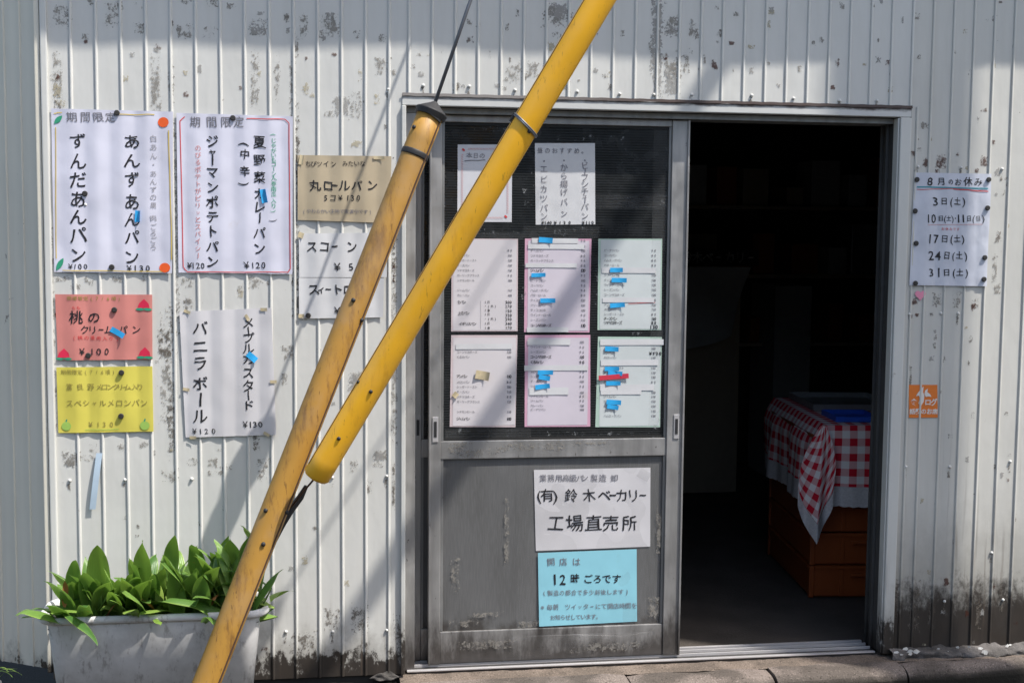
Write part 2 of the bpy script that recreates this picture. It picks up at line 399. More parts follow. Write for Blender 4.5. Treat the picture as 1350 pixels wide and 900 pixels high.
# ------------------------------------------------------------------ bakery building
XL, XR = W(61, 30).x, 2.95
HZ = 1.817                                     # underside of the siding above the door
DL, DR = W(530, 130).x, 1.308                  # door opening
bld = empty('bakery_building', (0.4, 0, 0))
tag(bld, 'white ribbed metal shopfront with peeling paint and dark open sliding doorway', 'building')
TOPZ = 2.62
def wob(x, z): return .0016*noise.noise(Vector((x*5, z*2.1, 1.3)))+.0007*noise.noise(Vector((x*13, z*8, 4.1)))
def siding(x0, x1, z0, z1, mat, side=1, rib=True, name='siding_panel', org=None, dirv=None):
    # one pressed sheet strip: flat, then a raised rib at its right end
    if rib: pr = [(x0, 0), (x1-.0100, 0), (x1-.0088, -.0036), (x1-.0074, -.0046), (x1-.0046, -.0046), (x1-.0024, -.0034), (x1-.0008, 0), (x1, 0)]
    else: pr = [(x0, 0), (x1, 0)]
    nz = max(2, int((z1-z0)/.05)); m = MB(); k = len(pr)
    flatn = 4
    pr2 = [(x0+(pr[1][0]-x0)*i/flatn, 0) for i in range(flatn)] + pr[1:]; k = len(pr2)
    for j in range(nz+1):
        z = z0+(z1-z0)*j/nz
        for (x, y) in pr2:
            w = wob(x, z)
            if org is None: m.v.append((x+w*.5, y+w, z))
            else: m.v.append((org[0]+dirv[0]*x-dirv[1]*(y+w), org[1]+dirv[1]*x+dirv[0]*(y+w), z))
    for j in range(nz):
        for q in range(k-1): m.f.append((j*k+q, j*k+q+1, (j+1)*k+q+1, (j+1)*k+q))
    return m.build(name, mat, bld, smooth=False)
ribsX = []
xr0 = W(515.5, 30).x; p = (xr0-XL)/14
for i in range(14):
    siding(XL+p*i, XL+p*(i+1), .0, TOPZ, M['siding']); ribsX.append(XL+p*(i+1)-.0065)
siding(xr0, DL, .0, HZ, M['siding'], rib=False)
ph0 = W(541.8, 30).x; ph = (DR-ph0)/23
siding(xr0, ph0, HZ, TOPZ, M['siding'])
for i in range(23): siding(ph0+ph*i, ph0+ph*(i+1), HZ, TOPZ, M['siding'])
nR = int((XR-DR)/ph)
siding(DR, DR+ph*.35, .0, HZ, M['siding_right'])
for i in range(nR):
    a = DR+ph*i
    if i == 0:
        siding(a+ph*.35, a+ph, .0, HZ, M['siding_right']); siding(a, a+ph, HZ, TOPZ, M['siding_right'])
    else: siding(a, a+ph, .0, TOPZ, M['siding_right'])
    ribsX.append(a+ph-.0065)
# rusty bottom lip of the header siding and lintel flashing under it
m = MB()
nl = 60
m.grid(lambda u, v: (DL+(DR-DL)*u, -.0055-.0015*v, HZ+.003-.009*v+.0006*math.sin(u*170)), 120, 2)
m.build('rusty_lip', M['rust_trim'], bld)
box('lintel_flashing', M['rust_trim'], bld, DL-.0, DR-.002, -.004, .05, HZ-.034, HZ-.005, .002)
# white trim down both sides of the doorway
box('door_trim', M['trim'], bld, DL-.001, DL+.012, -.011, .03, .0, HZ-.036, .002)
xi = W(1186, 160).x
box('door_trim', M['trim'], bld, xi, DR-.003, -.010, .012, .0, HZ-.036, .003)
box('door_trim', M['trim'], bld, xi-.006, xi-.001, -.003, .03, .0, HZ-.038, .001)
# corner trim and the wall that turns away on the left
box('corner_trim', M['trim'], bld, XL-.018, XL+.002, -.010, .004, .03, TOPZ, .004)
box('corner_trim', M['siding_left'], bld, XL-.036, XL-.020, -.004, .008, .05, TOPZ, .003)
ang = R_(30); dv = (-math.cos(ang), math.sin(ang)); org = (XL-.036, .008)
pl = .060
for i in range(12):
    # profile runs away from the corner
    x0, x1 = pl*i, pl*(i+1); m = MB(); pr = [(x0, 0), (x0+.03, .001), (x1-.008, 0), (x1-.006, .004), (x1-.002, .004), (x1, 0)]
    nz = 40; z0 = .060
    for j in range(nz+1):
        z = z0+(TOPZ-z0)*j/nz
        for (q, y) in pr:
            w = wob(q+9, z)*1.6+y
            nx, ny = -dv[1], dv[0]                     # outward normal (towards the street)
            m.v.append((org[0]+dv[0]*q+nx*w, org[1]+dv[1]*q+ny*w, z))
    k = len(pr)
    for j in range(nz):
        for q in range(k-1): m.f.append((j*k+q, (j+1)*k+q, (j+1)*k+q+1, j*k+q+1))
    m.build('siding_panel', M['siding_left'], bld)
# wall cores, inner faces, eave
e = .0115
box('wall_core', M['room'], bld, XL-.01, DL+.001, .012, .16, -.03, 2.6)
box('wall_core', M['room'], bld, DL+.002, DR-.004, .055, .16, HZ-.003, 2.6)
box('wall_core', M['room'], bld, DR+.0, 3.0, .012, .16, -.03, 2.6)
def eav(u, v):
    x = XL-.30+(XR+.9-XL)*u; w = .010*math.sin(x*3.1+.6)+.006*math.sin(x*9.3)
    if x < -1.15: w += .05*(-1.15-x)/.3
    return (x, -.34+.50*v, 3.035+w*(1-v)+.13*v)
o = MB().grid(eav, 120, 3); nv = len(o.v)
o.v += [(x, y, z+.02) for (x, y, z) in o.v[:nv]]
o.f += [tuple(i+nv for i in reversed(f)) for f in o.f[:]]
k = 121
o.f += [(i, i+nv, i+1+nv, i+1) for i in range(120)]
o.build('eave', M['roof'], bld)
box('upper_wall', M['siding'], bld, XL, XR, .012, .16, 2.601, 3.20)
scr = None
screws = [(92, 633), (165, 632), (253, 631), (438, 629), (510, 627), (1194, 615), (1252, 615), (1331.6, 608), (377, 832), (439, 832), (510, 830), (1245, 792), (1322, 790),
  (558, 113), (618.5, 114), (679, 119), (761, 121), (817, 124), (862, 125), (912, 125), (991, 126), (1046, 130), (1107, 133), (1156, 133), (1210, 220), (1267, 221), (1321, 223), (1199, 414), (1240, 413), (1263, 413), (512, 118), (113, 270), (1307, 728)]
for (x, y) in screws:
    p0 = W(x, y)
    if scr is None:
        m = MB(); m.tube([(0, 0, 0), (0, -.0015, 0), (0, -.004, 0), (0, -.0055, 0), (0, -.0062, 0)], [.0052, .0052, .0045, .0028, .0008], 10)
        scr = m.build('screw', M['screw'], bld, smooth=True); scr.location = p0
        scr.matrix_parent_inverse = WM(bld).inverted()
    else: share(scr, 'screw', bld, p0)

# stains: peeled paint, glue and tape residue where the photograph shows them
rs = random.Random(5)
ST = {k: (MB(), []) for k in ('stain', 'stain_grey', 'stain_dark', 'stain_rust', 'stain_yellow')}
def stain(kind, px, py, w, h, Y=-.0011):
    m, uv = ST[kind]; c = W(px, py, Y); s = .00237
    nx = max(1, int(w/14)); nz = max(1, int(h/14))
    b = len(m.v)
    for j in range(nz+1):
        for i in range(nx+1):
            x = c.x+(i/nx-.5)*w*s; z = c.z+(j/nz-.5)*h*s
            m.v.append((x, Y+wob(x, z), z)); uv.append((i/nx, j/nz))
    for j in range(nz):
        for i in range(nx):
            q = b+j*(nx+1)+i; m.f.append((q, q+1, q+nx+2, q+nx+1))
for a in [(82, 22, 26, 34), (150, 18, 26, 40), (118, 3, 14, 14), (245, 3, 20, 8), (279, 4, 18, 12), (243, 41, 28, 22), (277, 42, 22, 18), (340, 36, 30, 26), (435, 34, 32, 42), (306, 8, 16, 10),
          (185, 38, 18, 18), (112, 48, 12, 10), (400, 36, 14, 40), (470, 46, 12, 12), (504, 50, 12, 14), (505, 87, 26, 26), (678, 97, 36, 30), (705, 92, 30, 28), (745, 110, 18, 26), (735, 20, 50, 40),
          (886, 34, 30, 34), (887, 92, 34, 50), (905, 84, 12, 34), (915, 40, 18, 30), (94, 605, 30, 26), (116, 603, 18, 10), (224, 628, 26, 22), (254, 609, 18, 14), (281, 610, 16, 18), (284, 623, 26, 8),
          (327, 300, 10, 10), (380, 465, 24, 30), (375, 500, 10, 20), (345, 610, 20, 14), (345, 625, 16, 22), (298, 615, 20, 10), (470, 500, 28, 30), (501, 600, 24, 18), (498, 612, 18, 12),
          (1262, 397, 16, 22), (1235, 396, 20, 24), (1311, 355, 10, 50), (1315, 380, 14, 22), (1316, 312, 12, 20), (1285, 400, 14, 16), (1221, 165, 16, 14), (118, 368, 14, 10), (83, 367, 22, 10),
          (155, 368, 18, 10), (190, 367, 12, 10), (246, 372, 22, 16), (335, 372, 26, 22), (250, 400, 14, 20), (318, 380, 14, 14), (469, 128, 16, 22), (470, 145, 24, 30), (433, 150, 14, 10), (190, 586, 20, 10),
          (467, 615, 14, 20), (487, 640, 12, 30), (352, 605, 14, 12), (386, 600, 20, 16), (160, 590, 14, 12), (100, 378, 16, 10), (440, 640, 8, 8), (1240, 345, 3, 3)]:
    stain('stain', *a)
for a in [(76, 100, 14, 80), (205, 110, 16, 90), (226, 110, 10, 70), (232, 300, 9, 330), (219, 480, 18, 170), (226, 540, 12, 140), (390, 260, 12, 330), (386, 120, 10, 90), (336, 110, 14, 90), (365, 105, 10, 70),
          (520, 420, 10, 420), (69, 420, 8, 300), (229, 430, 12, 90)]:
    stain('stain', *a)
for a in [(866, 40, 20, 130), (867, 100, 16, 70), (886, 108, 30, 44), (886, 40, 26, 26), (435, 22, 16, 14), (340, 38, 24, 18), (94, 606, 22, 22), (500, 602, 18, 14), (470, 505, 26, 26), (735, 15, 34, 26), (450, 140, 26, 30)]:
    stain('stain_grey', *a)
for a in [(218, 455, 22, 60), (227, 560, 14, 110), (391, 200, 10, 120), (391, 380, 14, 100), (338, 582, 12, 30), (345, 622, 12, 20), (246, 402, 12, 18), (1200, 505, 5, 60), (390, 60, 8, 40), (76, 130, 10, 40), (519, 300, 6, 200), (519, 640, 5, 80),
          (523, 830, 12, 50), (437, 815, 24, 40), (474, 815, 30, 50), (400, 845, 40, 30), (1181, 790, 16, 80), (1205, 800, 22, 90), (1228, 808, 14, 60), (64, 790, 8, 80), (1290, 810, 12, 50)]:
    stain('stain_dark', *a)
for a in [(1240, 213, 20, 22), (1221, 214, 12, 16), (1297, 213, 14, 18), (1262, 203, 8, 8), (1288, 225, 8, 8), (1236, 226, 8, 7), (1189, 310, 8, 8), (1207, 397, 12, 14), (1316, 312, 6, 9), (113, 55, 6, 6), (209, 62, 8, 8), (1200, 417, 9, 7), (1209, 415, 8, 7), (1283, 405, 8, 14), (485, 643, 6, 9), (1298, 145, 10, 6), (519, 360, 3, 30), (1295, 146, 6, 5), (404, 77, 5, 7), (317, 116, 5, 7), (75, 415, 6, 8)]:
    stain('stain_rust', *a)
for a in [(75, 120, 12, 22), (80, 135, 16, 12), (245, 97, 8, 8), (475, 100, 8, 20), (403, 118, 10, 20), (411, 126, 8, 8), (341, 98, 8, 10), (497, 130, 8, 20), (470, 190, 20, 12), (388, 215, 8, 20), (398, 418, 18, 10), (402, 738, 9, 14), (317, 386, 10, 16), (1287, 260, 14, 30)]:
    stain('stain_yellow', *a)
for i in range(230):
    px = rs.choice([rs.uniform(66, 525), rs.uniform(540, 1195), rs.uniform(1205, 1345)]); py = rs.uniform(0, 860) if not 530 < px < 1200 else rs.uniform(0, 120)
    stain(rs.choice(['stain', 'stain', 'stain_dark', 'stain_grey', 'stain_yellow', 'stain_rust']), px, py, rs.uniform(4, 11), rs.uniform(4, 15))
for (x, y) in screws:
    if rs.random() < .7: stain('stain_dark', x-1, y+9, 5, rs.uniform(12, 26))
for k, (m, uv) in ST.items():
    o = m.build('peeled_patches', M[k], bld, uvs=uv); o['kind'] = 'stuff'
# mortar fillet along the foot of the wall
def fil(u, v):
    x = DR-.02+(XR-DR)*u; a = v*math.pi*.55
    n_ = noise.noise(Vector((x*16, v*3, 2)))*.016+noise.noise(Vector((x*45, v*8, 5)))*.008
    r = .034+n_; return (x, -.0-r*math.sin(a)*1.25, -.012+r*math.cos(a)*.8)
o = MB().grid(fil, 260, 8).build('mortar_fillet', M['mortar'], bld, smooth=True); o['kind'] = 'stuff'
def fil2(u, v):
    x = DL-.10+.10*u; a = v*math.pi*.55
    r = (.012+noise.noise(Vector((x*30, v*5, 9)))*.012)*math.sin(u*math.pi); return (x, -.003-r*math.sin(a)*1.3, -.02+r*math.cos(a)*1.5+.01)
o = MB().grid(fil2, 30, 8).build('mortar_fillet', M['mortar'], bld, smooth=True); o['kind'] = 'stuff'
# white paint flakes on the fillet
m = MB(); rf = random.Random(12)
for k in range(20):
    x = rf.choice([rf.gauss(1.42, .05), rf.gauss(1.66, .06), rf.gauss(1.36, .05)]); y = -.02-rf.random()*.028; z = .012+rf.uniform(-.012, .01); s = rf.uniform(.003, .013)
    pts = [(x+s*rf.uniform(.5, 1.3)*math.cos(t), y+rf.uniform(-.002, .002), z+s*rf.uniform(.3, .8)*math.sin(t)) for t in (0, 1.3, 2.4, 3.6, 5)]
    m.add(pts, [(0, 1, 2, 3, 4)])
o = m.build('paint_flakes', M['screw'], bld); o['kind'] = 'stuff'

# ------------------------------------------------------------------ room behind the door
RX0, RX1, RY1, RZ = -1.1, 2.9, 3.6, 2.35
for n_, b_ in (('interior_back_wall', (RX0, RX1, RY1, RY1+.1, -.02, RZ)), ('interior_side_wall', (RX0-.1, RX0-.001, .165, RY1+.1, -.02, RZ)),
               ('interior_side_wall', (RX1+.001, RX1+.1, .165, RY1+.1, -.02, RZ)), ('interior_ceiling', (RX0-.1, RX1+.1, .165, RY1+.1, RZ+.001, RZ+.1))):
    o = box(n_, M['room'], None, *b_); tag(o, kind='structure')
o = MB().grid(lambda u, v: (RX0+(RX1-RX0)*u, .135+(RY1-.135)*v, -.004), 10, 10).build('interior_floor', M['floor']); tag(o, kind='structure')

# ------------------------------------------------------------------ door frame and sliding doors
FY, RY = .045, .085                            # faces of the front and of the rear door
fr = empty('door_frame', (.4, .06, 0)); tag(fr, 'worn aluminium sliding door frame with bright ribbed threshold around the doorway', 'door frame')
zt = HZ-.036
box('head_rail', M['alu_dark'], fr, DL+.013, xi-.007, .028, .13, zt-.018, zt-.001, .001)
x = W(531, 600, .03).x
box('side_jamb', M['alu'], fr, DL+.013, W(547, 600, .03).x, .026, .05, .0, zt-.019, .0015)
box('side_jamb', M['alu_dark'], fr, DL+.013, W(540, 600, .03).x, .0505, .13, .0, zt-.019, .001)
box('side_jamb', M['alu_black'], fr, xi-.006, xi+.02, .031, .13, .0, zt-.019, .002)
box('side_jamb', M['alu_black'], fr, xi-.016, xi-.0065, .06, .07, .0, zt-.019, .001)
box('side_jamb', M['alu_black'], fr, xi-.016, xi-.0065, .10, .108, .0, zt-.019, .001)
box('threshold', M['alu_dark'], fr, DL+.02, xi-.008, .018, .132, -.012, -.002, .001)
for y0, y1, h in ((.012, .026, .003), (.052, .058, .008), (.088, .094, .008), (.120, .132, .006)):
    box('threshold_rail', M['alu_bright'], fr, DL+.02, xi-.017, y0, y1, -.0019, h, .0012)
def door(name, Y, pxs, label, xr=None):
    xl0, xl1, xr0, xr1 = pxs
    d = empty(name, (xl0, Y, .01)); tag(d, label, 'sliding door', 'sliding doors of the shopfront')
    zA, zB = .009, zt-.020
    z1 = W(700, 163, FY).z; zm1 = W(700, 580, FY).z; zm0 = W(700, 603.5, FY).z; zb = W(700, 829, FY).z
    t = .028
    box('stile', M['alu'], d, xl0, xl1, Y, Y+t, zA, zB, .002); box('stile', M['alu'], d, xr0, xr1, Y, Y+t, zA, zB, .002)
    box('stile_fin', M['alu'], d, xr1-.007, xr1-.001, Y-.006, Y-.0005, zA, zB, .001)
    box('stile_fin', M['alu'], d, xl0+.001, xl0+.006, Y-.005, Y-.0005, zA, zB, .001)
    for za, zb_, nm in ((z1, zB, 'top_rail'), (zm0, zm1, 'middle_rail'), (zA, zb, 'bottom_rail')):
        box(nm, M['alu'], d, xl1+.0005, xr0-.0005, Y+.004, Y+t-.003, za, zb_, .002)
    # glazing beads and the insect screened pane
    for (a, b) in ((xl1+.0006, xl1+.009), (xr0-.009, xr0-.0006)):
        box('glazing_bead', M['alu_dark'], d, a, b, Y+.0065, Y+.02, zm1+.001, z1-.001, .001)
        box('glazing_bead', M['alu_dark'], d, a, b, Y+.0065, Y+.02, zb+.001, zm0-.001, .001)
    box('gasket', M['gasket'], d, xl1+.0095, xr0-.0095, Y+.010, Y+.016, zm1+.001, zm1+.009)
    box('gasket', M['gasket'], d, xl1+.0095, xr0-.0095, Y+.010, Y+.016, z1-.009, z1-.001)
    box('pane', M['glass'], d, xl1+.0095, xr0-.0095, Y+.013, Y+.019, zm1+.0095, z1-.0095)
    pn = MB()
    pn.grid(lambda u, v: (xl1+.0095+(xr0-xl1-.019)*u, Y+.013+.0012*noise.noise(Vector((u*3, v*4, 2))), zb+.001+(zm0-zb-.002)*v), 20, 20).build('lower_panel', M['panel'], d, smooth=True)
    for (hx, w) in ((xl0+.021 if Y == FY else xl0+.012, .018), (xr1-.026, .018)):
        zc = W(575, 566, FY).z if hx < 0 else W(893, 562, FY).z
        h = box('finger_pull', M['alu_bright'] if Y == FY else M['alu'], d, hx-w/2, hx+w/2, Y-.0028, Y-.0006, zc-.040, zc+.040, .001)
        box('recess_shade', M['black'], h, hx-w/4, hx+w/4, Y-.0042, Y-.003, zc-.024, zc+.026, .0005)  # raised black block painting the shade of the hollow
    return d
fx = [W(565, 600, FY).x, W(581, 600, FY).x, W(880.5, 500, FY).x, W(903, 500, FY).x]
door('sliding_door', FY, fx, 'front aluminium sliding door covered with menus and signs, left of the dark opening')
rx0 = W(546, 600, RY).x
door('sliding_door', RY, [rx0, rx0+.022, rx0+.72, rx0+.75], 'rear aluminium sliding door, only a dark strip showing at the left jamb behind the ochre pole')

# scraped paint and plastic film on the front door
fd = bpy.data.objects['sliding_door']
m = MB(); uv = []
def dstain(m, uv, px, py, w, h, Y):
    c = W(px, py, Y); s = .00241; b = len(m.v)
    Y = Y-.00012*len(m.f); m.v += [(c.x+(i-.5)*w*s, Y, c.z+(j-.5)*h*s) for j in (0, 1) for i in (0, 1)]; uv += [(0, 0), (1, 0), (0, 1), (1, 1)]; m.f.append((b, b+1, b+3, b+2))
for a in [(604, 587, 50, 10), (620, 597, 44, 14), (690, 589, 60, 14), (730, 588, 40, 16), (668, 590, 30, 12), (640, 594, 20, 10), (600, 592, 26, 12), (780, 584, 60, 5)]:
    dstain(m, uv, *a, FY+.0032)
for a in [(610, 822, 50, 14), (640, 810, 60, 10), (600, 760, 14, 60), (700, 822, 40, 12), (668, 700, 8, 120), (862, 800, 22, 40), (870, 700, 14, 90), (640, 850, 90, 18), (800, 852, 120, 16)]:
    dstain(m, uv, *a, FY+(.0105 if a[1] < 826 else .0032))
o = m.build('scraped_patches', M['stain'], fd, uvs=uv); o['kind'] = 'stuff'
m = MB(); uv = []
for a in [(660, 170, 120, 14), (790, 182, 160, 10), (850, 265, 90, 16), (650, 304, 100, 12), (700, 250, 24, 60), (750, 305, 90, 16), (840, 192, 60, 8), (640, 570, 70, 12), (730, 571, 30, 10), (800, 572, 130, 10),
          (585, 250, 8, 100), (690, 380, 8, 120), (692, 500, 8, 100), (787, 380, 8, 100), (786, 520, 8, 70), (880, 300, 10, 14), (835, 440, 40, 5), (610, 566, 30, 14), (865, 560, 12, 60)]:
    dstain(m, uv, *a, FY+.0118)
o = m.build('tape_residue', M['film'], fd, uvs=uv); o['kind'] = 'stuff'
def film(px0, py0, px1, py1, Y, amp=.003, seed=0):
    a, b = W(px0, py0, Y), W(px1, py1, Y)
    return MB().grid(lambda u, v: (a.x+(b.x-a.x)*u, Y-.001-amp*abs(noise.noise(Vector((u*6+seed, v*5, seed)))), a.z+(b.z-a.z)*v), 30, 30).build('plastic_film', M['clear'], fd, smooth=True)
for q_ in ((785, 256, 880, 276, 4), (596, 306, 690, 316, 5), (690, 298, 790, 314, 6), (587, 566, 700, 576, 7), (862, 165, 876, 560, 8)): film(q_[0], q_[1], q_[2], q_[3], FY+.0125, .0015, q_[4])
film(682, 612, 878, 834, FY+.0118, .003, 1)
# loose film flap hanging over the bottom rail
def flap(u, v):
    px = 672+190*u; py = 838-6*u+ (26-8*u)*v + 4*math.sin(u*9)*v
    c = W(px, py, FY-.004); return (c.x, FY-.003-.010*math.sin(v*3.1)*(.5+.5*math.sin(u*13+1)), c.z)
MB().grid(flap, 40, 8).build('loose_film', M['clear'], fd, smooth=True)
c1, c2 = W(676, 846, FY-.012), W(862, 838, FY-.012)
m = MB(); m.tube([W(676, 845, FY-.006), W(700, 838, FY-.009), W(760, 836, FY-.008), W(820, 838, FY-.01), W(858, 832, FY-.008), W(864, 822, FY-.004)], .0012, 6)
m.build('film_edge', M['clear'], fd)

# ------------------------------------------------------------------ handwriting
_fc = {}
fcu = bpy.data.curves.new('glyph', 'FONT'); fob = bpy.data.objects.new('glyph', fcu); COL.objects.link(fob)
fcu.align_x = 'LEFT'; fcu.size = 1; fcu.resolution_u = 2; fcu.fill_mode = 'FRONT'
dg = bpy.context.evaluated_depsgraph_get()
def glyph(ch, wt):
    k = (ch, wt)
    if k in _fc: return _fc[k]
    fcu.body = ch; fcu.offset = wt
    bpy.context.view_layer.update()
    e = fob.evaluated_get(bpy.context.evaluated_depsgraph_get()); me = e.to_mesh()
    vs = [(v.co.x, v.co.y) for v in me.vertices]; fs = [tuple(p.vertices) for p in me.polygons]; e.to_mesh_clear()
    if vs:
        x0, x1 = min(v[0] for v in vs), max(v[0] for v in vs); y0, y1 = min(v[1] for v in vs), max(v[1] for v in vs)
        if ord(ch) > 0x2000: cx, cy, s = EMX, EMY, EMS      # keep CJK glyphs in their em box
        else: cx, cy, s = (x0+x1)/2, .36, 1/.95
        vs = [((v[0]-cx)*s, (v[1]-cy)*s) for v in vs]
    _fc[k] = (vs, fs); return _fc[k]
EMX = EMY = 0; EMS = 1
_t = glyph('口', 0.0)[0]
_x0, _x1 = min(v[0] for v in _t), max(v[0] for v in _t); _y0, _y1 = min(v[1] for v in _t), max(v[1] for v in _t)
EMX, EMY, EMS = (_x0+_x1)/2, (_y0+_y1)/2+.02, .76/(_x1-_x0); _fc.clear()
ROT = set('ー(){}〜')
rt = random.Random(77)
class Sheet:
    """a sheet of paper (or card) on the wall: four corners in pixels of its zoomed region, a depth, a surface shape"""
    def __init__(s, name, label, cat, mat, corners, reg=(0, 0, 1), Y=-.010, amp=.0015, drape=False, group=None, rnd=0, parent_tag=True, nu=26, nv=34, curl=0):
        s.reg = reg; s.Y = Y; s.amp = amp; s.drape = drape; s.ink = {}; s.marks = []; s.zig = None; s.seed = rt.random()*50; s.curl = curl
        s.c = [W(*s.px(x, y), Y) for (x, y) in corners]        # TL TR BR BL
        c = s.c; m = MB()
        ctr = sum(c, Vector())/4
        s.o = None
        def fn(u, v):
            p = c[3].lerp(c[2], u).lerp(c[0].lerp(c[1], u), v); s_ = s.surf(p.x, p.z)
            if curl and v < .12: s_ -= curl*(1-v/.12)**2*(.4+.6*u)
            return (p.x, s_, p.z)
        m.grid(fn, nu, nv)
        nb = len(m.v); 
        m.v += [(x, y+.0005, z) for (x, y, z) in m.v]; m.f += [tuple(i+nb for i in reversed(f)) for f in m.f]
        k = nu+1; sf = []
        for i in range(nu): sf += [(i+1, i, i+nb, i+1+nb), (nv*k+i, nv*k+i+1, nv*k+i+1+nb, nv*k+i+nb)]
        for j in range(nv): sf += [(j*k, (j+1)*k, (j+1)*k+nb, j*k+nb), ((j+1)*k+nu, j*k+nu, j*k+nu+nb, (j+1)*k+nu+nb)]
        for f_ in sf: m.add([m.v[q_] for q_ in f_], [(0, 1, 2, 3)])      # the edge keeps its own vertices so that the face shades flat
        s.o = m.build(name, mat, smooth=True)
        for i_, p_ in enumerate(s.o.data.polygons):
            if i_ >= nu*nv: p_.use_smooth = False
        tag(s.o, label, cat, group); s.label = label
    def px(s, x, y): return (s.reg[0]+x/s.reg[2], s.reg[1]+y/s.reg[2])
    def surf(s, x, z):
        y = s.Y - s.amp*(noise.noise(Vector((x*9, z*6, s.seed)))+.5*noise.noise(Vector((x*25, z*19, s.seed))))
        if s.drape:
            d = min(abs(x-r) for r in ribsX)
            y += .0036*min(1, d/.036)**1.2 - .0006
        return y
    def char(s, ch, x, y, size, ink='ink', wt=.009, rotd=0, jit=1., sx=1.):
        vs, fs = glyph(ch, wt)
        if not vs: return
        sc = size/s.reg[2]; p = s.px(x, y); c = W(p[0], p[1], s.Y)
        if ch == 'ー' and rotd == 0: sx = sx*.58
        k = (W(p[0]+10, p[1], s.Y).x-c.x)/10*sc*1.0
        m = s.ink.setdefault(ink, MB())
        a = R_(rotd+rt.uniform(-4, 4)*jit); sh = rt.uniform(-.10, .06)*jit; s1 = rt.uniform(.93, 1.06)*sx; s2 = rt.uniform(.93, 1.06); sd = rt.random()*99
        out = []
        for (u, v) in vs:
            if size > 14*1:
                nn = .055*jit
                u2 = u+nn*noise.noise(Vector((u*2.6, v*2.6, sd))); v2 = v+nn*noise.noise(Vector((u*2.6+7, v*2.6, sd)))
            else: u2, v2 = u, v
            u2 = u2*s1+sh*v2; v2 = v2*s2
            X = c.x+k*(u2*math.cos(a)-v2*math.sin(a)); Z = c.z+k*(u2*math.sin(a)+v2*math.cos(a))
            out.append((X, s.surf(X, Z)-.0011, Z))
        m.add(out, fs)
    def text(s, st, x0, y0, x1, y1, size, ink='ink', wt=.009, jit=1., vert=False, sizes=None, sx=1.):
        n = len(st)
        for i, ch in enumerate(st):
            if ch in ' 　': continue
            t = i/(n-1) if n > 1 else 0
            r = -90 if vert and ch in ROT else 0
            sz = size*(.72 if ch in 'ャュョィェッァ' else 1)
            s.char(ch, x0+(x1-x0)*t, y0+(y1-y0)*t, sz, ink, wt, r, jit, sx)
    def poly(s, pts, ink, off=.0012, m=None):
        own = m is None
        m = m or MB(); w = []
        for (x, y) in pts:
            p = s.px(x, y); c = W(p[0], p[1], s.Y); w.append((c.x, s.surf(c.x, c.z)-off, c.z))
        m.add(w, [tuple(range(len(w)))])
        if own: s.marks.append(('drawn_mark', m, ink))
    def blob(s, x, y, rx, ry, ink, rot=0, n=18, off=.0012, tip=0):
        a = R_(rot); s.poly([(x+rx*math.cos(t)*math.cos(a)-ry*math.sin(t)*math.sin(a)*(1-tip*abs(math.cos(t))**2), y+rx*math.cos(t)*math.sin(a)+ry*math.sin(t)*math.cos(a)*(1-tip*abs(math.cos(t))**2)) for t in [-2*math.pi*k/n for k in range(n)]], ink, off)
    def line(s, x0, y0, x1, y1, w, ink, n=12, wig=1.):
        dx, dy = x1-x0, y1-y0; L = math.hypot(dx, dy); nx, ny = -dy/L*w/2, dx/L*w/2; pts = []
        sd = rt.random()*90; m = s.zig if s.zig else MB()
        for i in range(n):
            t0, t1 = i/n, (i+1)/n
            o0, o1 = wig*noise.noise(Vector((t0*3, sd, 0)))*3, wig*noise.noise(Vector((t1*3, sd, 0)))*3
            q = lambda t, o, k: (x0+dx*t+nx*(k+o/w*2), y0+dy*t+ny*(k+o/w*2))
            s.poly([q(t0, o0, 1), q(t1, o1, 1), q(t1, o1, -1), q(t0, o0, -1)], ink, m=m)
        if not s.zig: s.marks.append(('drawn_line', m, ink))
    def patch(s, name, mat, x, y, w, h, rot=0, off=.0022, lift=.003, label=None):
        p = s.px(x, y); c = W(p[0], p[1], s.Y); k = (W(p[0]+10, p[1], s.Y).x-c.x)/10/s.reg[2]; a = R_(-rot); m = MB()
        def fn(u, v):
            U = (u-.5)*w*k; V = (v-.5)*h*k; X = c.x+U*math.cos(a)-V*math.sin(a); Z = c.z+U*math.sin(a)+V*math.cos(a)
            return (X, s.surf(X, Z)-off-lift*(2*abs(u-.5))**2*(.3+.7*u), Z)
        m.grid(fn, 8, 3); nb = len(m.v); m.v += [(x_, y_+.0004, z_) for x_, y_, z_ in m.v]; m.f += [tuple(i+nb for i in reversed(f)) for f in m.f]
        o = m.build(name, mat, s.o, smooth=True)
        for i_, p_ in enumerate(o.data.polygons):
            if i_ >= 24: p_.use_smooth = False
        if label: o['label'] = label
        return o
    def tape(s, x, y, w, h, rot=0, **k): return s.patch('blue_tape', M['tape_blue'], x, y, w, h, rot, **k)
    def done(s):
        for k, m in s.ink.items(): m.build('lettering', M[k], s.o)
        for n_, m, k in s.marks: m.build(n_, M[k], s.o)

